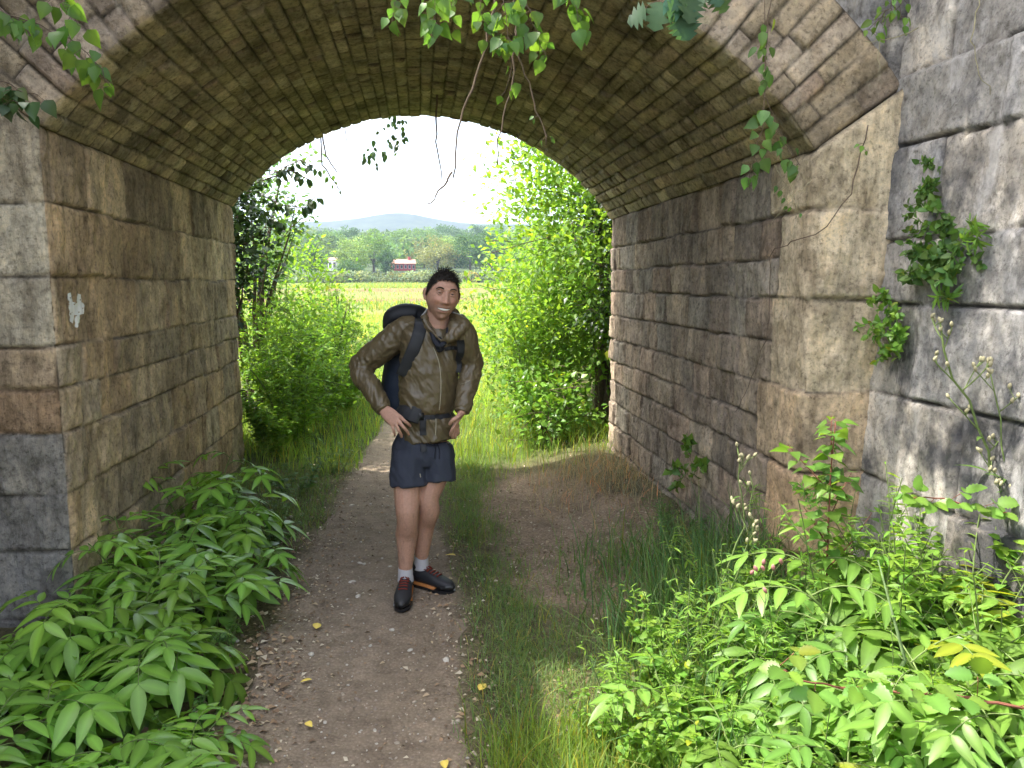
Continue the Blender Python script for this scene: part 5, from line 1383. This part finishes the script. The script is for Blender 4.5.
# cloth folds: sleeves creased across, torso pulled in long slanting folds towards the waist
def segd(c, a, b):
    t = np.clip(((c - a) @ (b - a)) / np.dot(b - a, b - a), 0, 1); q = a + t[:, None] * (b - a); return np.linalg.norm(c - q, axis=1), t
disp = np.zeros(len(co)); arm = np.zeros(len(co))
for A_, E_, W_ in ((SH_R, EL_R, WR_R), (SH_L, EL_L, WR_L)):
    for a_, b_ in ((A_, E_), (E_, W_)):
        dd, t = segd(co, a_, b_); m = np.exp(-(dd / .085) ** 4); L_ = np.linalg.norm(b_ - a_)
        dv_ = norm(b_ - a_); pz = co - np.outer(co @ dv_, dv_)
        n1 = fbm(np.concatenate([pz * 17 + 2.2, ], 1) + np.outer(t * L_ * 14 + 6 * pz[:, 0] + 9 * pz[:, 2], [.6, .5, .62]) + a_ * 7, 4, 71)
        n4 = fbm(co * 26 + a_ * 3, 3, 75)
        disp += m * (.015 * (.3 - np.abs(n1) * 1.7) + .002 * n4); arm = np.maximum(arm, m)
ax = norm(np.array([.55, 0, -1.0])); ay = np.cross(ax, FRONT)
n2 = fbm(np.stack([co @ ay * 22, co @ ax * 6.5, co @ FRONT * 5], -1) + 3.3, 4, 72)
n3 = fbm(np.stack([co[:, 0] * 8, co[:, 1] * 8, co[:, 2] * 30], -1), 3, 73)
zw = Mz(370, 636, 0)[2]; waist = np.exp(-((co[:, 2] - zw) / .05) ** 2)
n5 = fbm(co * 22, 3, 76)
disp += (1 - arm) * (.018 * (.32 - np.abs(n2) * 1.6) + .002 * n5 + .010 * n3 * (.3 + waist) - .012 * np.exp(-((co[:, 2] - zw) / .014) ** 2))
co = co + no * disp[:, None]; set_co(me, co)
jacket = finish(me, 'jacket', JACKET, man)
JB = BVHTree.FromPolygons([Vector(c) for c in co], [tuple(p.vertices) for p in me.polygons])
CAMO = np.array([0, 0, CAM_H]) - ORG
def on(bvh, px, py, lift=.004):
    d = ray(px, py); h = bvh.ray_cast(Vector(CAMO), Vector(d))
    if h[0] is None: return None
    return np.array(h[0]) - norm(d) * lift
def zp(zx, zy): return 330 + zx / 3.841, 250 + zy / 3.841
def cord(mb, bvh, zs, rad, lift=.002, k=40):
    q = smooth_path(np.array([[*zp(*p), 0] for p in zs]), k)
    pts = [on(bvh, p[0], p[1], lift) for p in q]; pts = [p for p in pts if p is not None]; pts = np.array(pts)
    for _ in range(3): pts[1:-1] = .25 * pts[:-2] + .5 * pts[1:-1] + .25 * pts[2:]
    tubes(mb, pts, rad, 6)
def ribbon(mb, bvh, zs, width, lift=.006, thick=.008, k=36):
    """a strap of the given width lying on the cloth along a line"""
    q = smooth_path(np.array([[*zp(*p), 0] for p in zs]), k)
    pts = [on(bvh, p[0], p[1], lift) for p in q]; pts = np.array([p for p in pts if p is not None])
    for _ in range(4): pts[1:-1] = .25 * pts[:-2] + .5 * pts[1:-1] + .25 * pts[2:]
    tg = norm(np.gradient(pts, axis=0)); view = norm(pts - CAMO); sd = norm(np.cross(tg, view)); nn = norm(np.cross(sd, tg)); nn = np.where((np.sum(nn * view, 1) > 0)[:, None], -nn, nn)
    # tilt the strap to the cloth below it
    w = width / 2; prof = [(-w, -thick), (-w, thick * .3), (-w * .8, thick * .6), (w * .8, thick * .6), (w, thick * .3), (w, -thick)]
    v = np.stack([pts + sd * a + nn * b for a, b in prof], 1).reshape(-1, 3); m = len(pts); n = 6
    f = [(i * n + j, i * n + (j + 1) % n, (i + 1) * n + (j + 1) % n, (i + 1) * n + j) for i in range(m - 1) for j in range(n)]
    mb.add(v, f)
W = MB(); cord(W, JB, [(396, 372), (408, 400), (420, 440), (426, 500), (425, 560), (420, 615)], .0028); W.build('zip', ZIP, jacket)
W = MB(); cord(W, JB, [(407, 648), (407, 680), (405, 712)], .003); W.build('zip', ZIP, jacket)
W = MB(); cord(W, JB, [(444, 420), (444, 462), (482, 466), (484, 424)], .0016, .0005); W.build('pocket', JACKET, jacket)
W = MB(); cord(W, JB, [(500, 516), (520, 510), (538, 500)], .0016, .001); W.build('reflective_line', ZIP, jacket)
# cuffs
for w0, e0, tr in ((WR_R, EL_R, .002), (WR_L, EL_L, .002)):
    W = MB(); ax_ = norm(w0 - e0); limb(W, [w0 - ax_ * .018, w0 + ax_ * .006], [.042, .040], None, 6, 20, .15); W.build('cuff', JACKET, jacket)
# shirt at the throat
W = MB(); limb(W, [Mz(385, 300, -.01), Mz(402, 350, -.05), Mz(425, 368, -.058), Mz(448, 340, -.04), Mz(455, 300, .0)], [.010, .013, .013, .013, .010], [.012] * 5, 24, 10, .5)
limb(W, [Mz(410, 345, .0), Mz(424, 385, -.03)], [.03, .02], None, 8, 12, .4); W.build('shirt', SHIRT, man)

# shorts ---------------------------------------------------------------
S = MB()
loft(S, [Mz(386, 696, .08), Ml(357, 28, .08), Ml(357, 50, .08), Ml(357, 95, .075), Ml(358, 130, .07)], [.12, .135, .160, .172, .17], [.09, .105, .126, .131, .118], SIDE, 32, .1, 0, 2.3)
limb(S, [HIP_R + (.02, .0, .015), Ml(300, 110, .035), Ml(300, 160, .02), Ml(302, 214, .008)], [.08, .095, .099, .102], [.11, .108, .104, .104], 20, 24, .05, SIDE)
limb(S, [HIP_L + (-.02, 0, .015), Ml(412, 110, .06), Ml(416, 160, .05), Ml(418, 196, .04)], [.08, .09, .092, .093], [.11, .106, .102, .100], 20, 24, .05, SIDE)
me = fused(S, 'shorts', .006, 4); co = get_co(me); no = get_no(me)
n1 = fbm(np.stack([co[:, 0] * 14, co[:, 1] * 10, co[:, 2] * 5], -1), 3, 81); n2 = fbm(np.stack([co[:, 0] * 7, co[:, 1] * 7, co[:, 2] * 16 + co[:, 0] * 18], -1), 3, 82)
co = co + no * (.012 * (.3 - np.abs(n1) * 1.4) + .008 * n2)[:, None]; set_co(me, co); shorts = finish(me, 'shorts', NAVY, man)
SB = BVHTree.FromPolygons([Vector(c) for c in co], [tuple(p.vertices) for p in me.polygons])
def zl(zx, zy): return zx, zy + 691.4
W = MB(); cord(W, SB, [zl(396, 40), zl(405, 70), zl(402, 110)], .003); W.build('drawstring', SHIRT, shorts)
W = MB(); cord(W, SB, [zl(408, 40), zl(420, 75), zl(420, 112)], .003); W.build('drawstring', SHIRT, shorts)
W = MB(); cord(W, SB, [zl(236, 60), zl(262, 72), zl(290, 70)], .0018, .0006); W.build('pocket', NAVY, shorts)
W = MB(); cord(W, SB, [zl(346, 168), zl(348, 182)], .003); W.build('small_tag', ZIP, shorts)

# socks and shoes -------------------------------------------------------
for A_ in (AN_R, AN_L):
    W = MB(); limb(W, [A_ + (0, 0, -.05), A_ + (0, 0, -.01), A_ + (0, .002, .022)], [.045, .041, .040], None, 12, 20, .08)
    W.build('sock', SOCK, man)
def shoe(A_, dirv, toe_drop=0):
    f = norm(np.array([dirv[0], dirv[1], 0])); sd = np.array([-f[1], f[0], 0]); heel = A_ - f * .065
    g = 0.006 + float(ground_h(ORG[0] + A_[0], ORG[1] + A_[1])) - ORG[2] + .004
    def P(a, h): return np.array([heel[0] + f[0] * a, heel[1] + f[1] * a, g + h])
    root = None
    U = MB()
    limb(U, [P(-.005, .055), P(.03, .062), P(.09, .060), P(.15, .052), P(.20, .043), P(.25, .036), P(.272, .034)], [.030, .036, .038, .044, .048, .040, .024], [.04, .045, .044, .038, .031, .024, .016], 34, 22, .45, sd, 2.3)
    limb(U, [P(.045, .06), P(.055, .10), P(.062, .122)], [.043, .043, .042], [.052, .05, .046], 12, 20, .1, sd)
    me = fused(U, 'shoe', .005, 3); so_ = finish(me, 'shoe', SHOE, man)
    W = MB()
    prof = [(-.028, .022), (.0, .036), (.06, .038), (.12, .040), (.18, .049), (.225, .047), (.262, .036), (.286, .012)]
    pts = [P(a, 0) + sd * w for a, w in prof] + [P(a, 0) - sd * w for a, w in prof[::-1]]
    n = len(pts); lv = [np.array(pts) + (0, 0, h) for h in (-.008, .002, .010)]
    W.add(np.concatenate(lv), [(k_ * n + i, k_ * n + (i + 1) % n, (k_ + 1) * n + (i + 1) % n, (k_ + 1) * n + i) for k_ in range(2) for i in range(n)])
    W.add(np.concatenate([lv[2], [lv[2].mean(0)]]), None, [(i, (i + 1) % n, n) for i in range(n)])
    W.build('sole', RUB, so_)
    W = MB(); lv2 = [np.array([P(a, 0) + sd * w * 1.0 for a, w in prof[:5]] + [P(a, 0) - sd * w * 1.0 for a, w in prof[:5][::-1]]) + (0, 0, h) for h in (.010, .022)]; n = 10
    W.add(np.concatenate(lv2 + [[lv2[1].mean(0)]]), [(i, (i + 1) % n, n + (i + 1) % n, n + i) for i in range(n)], [(n + i, n + (i + 1) % n, 2 * n) for i in range(n)]); W.build('midsole', SOLE, so_)
    W = MB(); limb(W, [P(.225, .022), P(.258, .030), P(.280, .026)], [.047, .040, .020], [.018, .022, .016], 14, 18, .5, sd); W.build('toe_cap', RUB, so_)
    sv = get_co(me); SBv = BVHTree.FromPolygons([Vector(c) for c in sv], [tuple(p.vertices) for p in me.polygons])
    def top(a, w):
        q = P(a, .3) + sd * w; h = SBv.ray_cast(Vector(q), Vector((0, 0, -1)))
        return np.array(h[0]) + (0, 0, .0025) if h[0] is not None else P(a, .06) + sd * w
    for i in range(5):
        a = .10 + i * .022; W = MB(); tubes(W, np.array([top(a, w) for w in (-.024, -.014, -.005, .005, .014, .024)]), .0042, 6); W.build('lace', LACE, so_)
    for s_ in (-1, 1):
        W = MB(); tubes(W, np.array([top(.10, 0), top(.115, s_ * .012) + (0, 0, .012), top(.125, s_ * .026) + (0, 0, .004), top(.108, s_ * .02) + (0, 0, .004)]), .0034, 6); W.build('lace', LACE, so_)
shoe(AN_R, (-.10, -1))
shoe(AN_L, (.80, -.60))

# backpack ---------------------------------------------------------------
pk = thing('backpack', 'black and dark blue backpack worn on the back of the man', 'backpack', tuple(ORG + np.array([0, .3, .9])))
PO = np.array([0, .3, .9])
BK = MB(); back = -FRONT
c0 = Mz(318, 250, .30); 
limb(BK, [Mz(312, 262, .30), Mz(318, 320, .32), Mz(316, 420, .34), Mz(306, 520, .34), Mz(298, 600, .32), Mz(298, 650, .30)], [.10, .145, .155, .158, .150, .13], [.07, .095, .11, .115, .11, .09], 30, 24, .35, SIDE, 3.0)
me = fused(BK, 'pack', .008, 3); co = get_co(me); no = get_no(me); co = co + no * (.008 * fbm(co * 9, 3, 91))[:, None] - PO; set_co(me, co); finish(me, 'pack', NAVYP, pk)
def addrib(name, mat, zs, width, bvh=JB, thick=.008, lift=.006):
    W = MB(); ribbon(W, bvh, zs, width, lift, thick); W.v = [a - PO for a in W.v]; return W.build(name, mat, pk)
LID = MB(); limb(LID, [Mz(222, 292, .26), Mz(240, 258, .26), Mz(285, 244, .26), Mz(340, 246, .26), Mz(372, 262, .24)], [.03, .05, .056, .05, .03], [.06, .09, .10, .09, .06], 24, 18, .5, (0, 0, 1)); LID.v = [a - PO for a in LID.v]; LID.build('top_lid', BLACK, pk)
addrib('shoulder_strap', BLACK, [(350, 262), (346, 300), (334, 345), (312, 400), (290, 450), (276, 482)], .066, JB, .010, .008)
addrib('shoulder_strap', BLACK, [(500, 345), (503, 380), (496, 420), (488, 470)], .040, JB, .008, .006)
addrib('chest_strap', BLACK, [(440, 382), (470, 376), (500, 380)], .020, JB, .004, .005)
addrib('hip_belt', BLACK, [(262, 596), (285, 612), (318, 630), (345, 638)], .085, JB, .010, .008)
addrib('belt_webbing', BLACK, [(340, 637), (380, 640), (420, 640), (470, 632)], .030, JB, .003, .006)
addrib('belt_webbing', BLACK, [(356, 640), (357, 670), (358, 712)], .034, JB, .003, .006)
addrib('belt_webbing', BLACK, [(358, 706), (359, 740), (359, 776)], .030, SB, .003, .010)
W = MB(); q = on(JB, *zp(344, 640), .014); box_mb(W, q - PO - (.022, .004, .02), q - PO + (.022, .008, .02)); W.build('buckle', RUB, pk)
# ------------------------------------------------------------------ far trees, hedge, houses
def far_tree_parts(seed, w, h, tk=.35, ncl=34, per=85, leaf=.5):
    r = np.random.default_rng(seed); L, S = MB(), MB()
    tubes(S, curve((0, 0, -.3), (r.normal(0, .05), 0, 1), h * .6, (0, 0, .1), 6, .04, r), np.linspace(tk, .08, 7), 7)
    for k in range(6):
        a = r.uniform(0, 6.28); tubes(S, curve((0, 0, h * r.uniform(.2, .4)), (math.cos(a), math.sin(a), .9), h * .4, (0, 0, .4), 5, .1, r), np.linspace(tk * .4, .04, 6), 5)
    cs = []
    while len(cs) < ncl:
        q = r.uniform(-1, 1, 3); d = np.linalg.norm(q)
        if .4 < d < 1: cs.append(q)
    cs = np.array(cs) * np.array([w / 2, w / 2, h * .42]) + np.array([0, 0, h * .56])
    for c in cs:
        n = int(per * r.uniform(.6, 1.3)); g = r.normal(0, 1, (n, 3)); g = norm(g) * r.uniform(.5, 1.05, n)[:, None] * w * .17 * np.array([1, 1, .8])
        out = norm(g + r.normal(0, .2, (n, 3)))
        stamp(L, BROAD, frames(norm(out + r.normal(0, .7, (n, 3))), out + r.normal(0, .4, (n, 3))), c + g, leaf * r.uniform(.6, 1.3, n), tint(n, r, .8, 1.2, .08) * r.uniform(.82, 1.2))
    return L, S
F_MATS = [leaf_mat('far tree leaf ' + n, c, .3, .7, .2) for n, c in (('green', (.11, .19, .05)), ('dark', (.06, .12, .045)), ('light', (.17, .25, .075)), ('olive', (.17, .185, .075)))]
S_FAR = bark_mat('far trunk', (.12, .1, .08))
FT = [far_tree_parts(700 + i, w, h) for i, (w, h) in enumerate([(9, 10), (11, 9), (7, 11), (10, 8)])]
def far_trees():
    r = np.random.default_rng(720); made = {}
    #  px, py of base on the slope, height in px, prototype, material, label
    spec = [(352, 274, 34, 0, 2, 'light green round tree left of the red roofed house'), (374, 272, 36, 0, 0, 'broad green tree directly left of the red roofed house'), (386, 276, 26, 2, 1, 'darker narrow tree before the broad tree by the red house'),
            (425, 268, 30, 1, 3, 'olive brown round tree right of the red roofed house'), (438, 272, 28, 3, 3, 'second olive brown tree behind the head of the man'), (455, 268, 30, 1, 2, 'pale round tree just right of the head of the man'),
            (470, 272, 36, 0, 1, 'dark tall tree right of the man and left of the exit shrub'), (490, 270, 38, 0, 1, 'dark broad tree behind the tall sunlit shrub edge'), (505, 268, 36, 1, 0, 'green tree half hidden by the tall sunlit shrub'),
            (334, 262, 28, 0, 0, 'green tree right behind the white house'), (310, 277, 34, 2, 1, 'dark tall tree left of the white house'), (350, 280, 20, 3, 1, 'small dark tree just right of the white house'),
            (400, 256, 26, 1, 0, 'green tree rising behind the red roofed house'), (375, 258, 28, 2, 0, 'narrow green tree up the slope behind the broad tree'), (350, 255, 26, 0, 1, 'dark round tree up the slope above the white house'),
            (322, 256, 24, 1, 1, 'dark low tree on the slope above the white house'), (295, 258, 26, 0, 0, 'green tree on the slope at the left edge of the view'), (425, 250, 22, 3, 0, 'low green tree on the slope above the olive trees'),
            (450, 250, 24, 1, 1, 'dark tree on the slope above the head of the man'), (478, 250, 24, 0, 1, 'dark tree high on the slope beside the shrub'), (497, 246, 22, 1, 0, 'green tree high on the slope touching the shrub edge'),
            (280, 280, 30, 0, 0, 'green tree at the field edge far left'), (262, 282, 30, 1, 0, 'green tree at the field edge behind the left bushes'), (520, 276, 34, 2, 0, 'narrow tree at the field edge hidden by the right shrub')]
    for (px, py, hp, k, mi, lab) in spec:
        # find the ground point under the pixel by marching along the ray
        d = ray(px, py); p = None
        for t in np.concatenate([np.arange(150, 900, 2.)]):
            q = d * t + np.array([0, 0, CAM_H])
            if ground_h(q[0], q[1]) >= q[2]: p = q; break
        if p is None: p = d * 330 + np.array([0, 0, CAM_H])
        Y = p[1]; x = p[0]; z = float(ground_h(x, Y)) - .3
        hm = hp * Y / F_PX; sc = hm / (10, 9, 11, 8)[k]
        rz = r.uniform(0, 6.28)
        if (k, mi) not in made:
            t = thing('broadleaf_tree', lab, 'tree', (x, Y, z), rz, 'trees on the slope beyond the field'); t.scale = (sc * 1.15, sc * 1.15, sc)
            FT[k][0].build('crown', F_MATS[mi], t); FT[k][1].build('trunk', S_FAR, t); made[(k, mi)] = t
        else: dup(made[(k, mi)], (x, Y, z), rz, lab, (sc * 1.15, sc * 1.15, sc))
far_trees()

def far_mass(name, label, n, gen, hs, seed, mat, fac=90, leaf=.055):
    """a wood read as one mass: many crowns of leaf clumps"""
    r = np.random.default_rng(seed); X, Y = gen(r, n); Z = ground_h(X, Y); n = len(X); H = r.uniform(*hs, n)
    mb = MB(); g = norm(r.normal(0, 1, (n, fac, 3))) * r.uniform(.7, 1.05, (n, fac, 1)); out = g.reshape(-1, 3)
    P = (np.stack([X, Y, Z], 1)[:, None, :] + g * (H * .55)[:, None, None] * np.array([1, 1, .85]) + (np.array([0, 0, 1]) * (H * .45)[:, None])[:, None, :]).reshape(-1, 3)
    c = np.repeat(tint(n, r, .6, 1.4, .14), fac, 0) * r.uniform(.8, 1.2, (n * fac, 1))
    stamp(mb, BROAD, frames(norm(out + r.normal(0, .8, out.shape)), out + r.normal(0, .3, out.shape)), P, np.repeat(H, fac) * leaf * 3 * r.uniform(.7, 1.2, n * fac), c)
    tag(mb.build(name, mat), label, 'woodland', kind='stuff')
def g_hill(r, n):
    Y = 300 + 760 * r.uniform(0, 1, n) ** .8; X = r.uniform(-.34, .22, n) * Y; return X, Y
far_mass('woodland', 'wooded hillside closing the view beyond the field', 2600, g_hill, (6, 13), 731, leaf_mat('hillside leaf', (.085, .14, .045), .3, .8, .15), 90)
def g_hedge(r, n):
    X = r.uniform(-55, 45, n); Y = 205 + 5 * r.uniform(0, 1, n) + X * .03; return X, Y
far_mass('hedge_scrub', 'silvery green scrub along the far field edge', 330, g_hedge, (1.2, 3.4), 732, leaf_mat('silvery scrub leaf', (.17, .21, .115), .25, .7, .2), 90, .07)

def slope_point(px, py):
    d = ray(px, py)
    for t in np.arange(150, 900, 1.):
        q = d * t + np.array([0, 0, CAM_H])
        if ground_h(q[0], q[1]) >= q[2]: return q
    return d * 300
def plain(name, col, rough=.8):
    k = NT(name); return k.done(k.bsdf(k.ramp(k.noise(k.pos(), .8, 5), (.3, tuple(v * .85 for v in col)), (.7, col)), rough, None, .3))
RED = plain('red painted wall', (.46, .085, .09)); ROOF = plain('faded red tile', (.5, .22, .17)); WHITE = plain('white render', (.75, .73, .68)); GLASS = plain('dark window', (.05, .05, .06), .3); CREAM = plain('pale frame', (.6, .5, .45))
def house(name, label, px, py, wpx, hpx, roofpx, wallm, roofm, nwin, rz, gable):
    p = slope_point(px, py); u = p[1] / F_PX; W, H, Rf = wpx * u, hpx * u, roofpx * u; D = W * .6 if gable else W * .8
    t = thing(name, label, 'house', (p[0], p[1], p[2] - .2), rz)
    mb = MB(); box_mb(mb, (-W / 2, -D / 2, -1), (W / 2, D / 2, H)); mb.build('wall', wallm, t, False)
    mb = MB(); o = W * .03
    v = [(-W / 2 - o, -D / 2 - o, H), (W / 2 + o, -D / 2 - o, H), (W / 2 + o, D / 2 + o, H), (-W / 2 - o, D / 2 + o, H), (-W / 2 - o, 0, H + Rf), (W / 2 + o, 0, H + Rf)]
    mb.add(v, [(0, 1, 5, 4), (2, 3, 4, 5)], [(0, 4, 3), (1, 2, 5)]); mb.add(np.array(v)[:4] - (0, 0, .12), [(0, 3, 2, 1)])
    rf = mb.build('roof', roofm, t, False)
    mb = MB(); box_mb(mb, (W * .22, -.5, H + Rf * .4), (W * .22 + .9, .4, H + Rf + .9)); mb.build('chimney', wallm, rf, False)
    for i in range(nwin):
        x = -W / 2 + W * (i + .5) / nwin; w_ = W / nwin * .24; h0, h1 = H * .35, H * .78
        mb = MB(); box_mb(mb, (x - w_ * 1.25, -D / 2 - .08, h0 - .15), (x + w_ * 1.25, -D / 2 + .02, h1 + .15)); fr_ = mb.build('window', CREAM, t, False)
        mb = MB(); box_mb(mb, (x - w_, -D / 2 - .12, h0), (x + w_, -D / 2 - .085, h1)); mb.build('pane', GLASS, fr_, False)
house('farmhouse', 'long red farmhouse with a faded red tiled roof beyond the field', 403, 270.5, 23, 7, 4.5, RED, ROOF, 6, .12, True)
house('farmhouse', 'small white house half hidden among trees beyond the field', 334, 271, 9, 11, 2.5, WHITE, ROOF, 2, -.3, False)
# ------------------------------------------------------------------ air, light, render settings
EL, AZ = R_(58), R_(14)   # sun high on the left, a little beyond the bridge
mb = MB(); box_mb(mb, (-4300, -80, -25), (4300, 4300, 330))
k = NT('thin haze'); pv = k.n('ShaderNodeVolumePrincipled')
pv.inputs['Color'].default_value = (.62, .77, 1, 1); pv.inputs['Density'].default_value = HAZE; pv.inputs['Anisotropy'].default_value = .2
k.l(pv.outputs[0], k.out.inputs['Volume'])
tag(mb.build('haze', k.m, None, False), 'pale blue haze over the distant hills', 'haze', kind='stuff')

w = bpy.data.worlds.new('World'); scene.world = w; w.use_nodes = True
nt = w.node_tree; nt.nodes.clear()
sky = nt.nodes.new('ShaderNodeTexSky'); sky.sky_type = 'NISHITA'; sky.sun_disc = False
sky.sun_elevation = EL; sky.sun_rotation = R_(-90) + AZ; sky.air_density = 1.0; sky.dust_density = 4.0
hs = nt.nodes.new('ShaderNodeHueSaturation'); hs.inputs['Saturation'].default_value = .55; nt.links.new(sky.outputs[0], hs.inputs['Color'])
bg = nt.nodes.new('ShaderNodeBackground'); bg.inputs['Strength'].default_value = .15
wo = nt.nodes.new('ShaderNodeOutputWorld')
nt.links.new(hs.outputs[0], bg.inputs[0]); nt.links.new(bg.outputs[0], wo.inputs[0])

sd = bpy.data.lights.new('sun', 'SUN'); sd.energy = 2.3; sd.angle = R_(.5); sd.color = (1, .95, .86)
so = link('sun', sd)
tos = Vector((-math.cos(EL) * math.cos(AZ), math.cos(EL) * math.sin(AZ), math.sin(EL)))
so.rotation_euler = (-tos).to_track_quat('-Z', 'Y').to_euler(); so.location = (-30, 10, 60)

vs = scene.view_settings
vs.view_transform = 'Standard'; vs.look = 'None'; vs.exposure = EXPO; vs.gamma = 1; vs.use_curve_mapping = False
cy = scene.cycles
cy.max_bounces = 8; cy.diffuse_bounces = 5; cy.glossy_bounces = 2; cy.transmission_bounces = 4; cy.transparent_max_bounces = 4; cy.volume_bounces = 0
cy.sample_clamp_indirect = 8; cy.caustics_reflective = False; cy.caustics_refractive = False
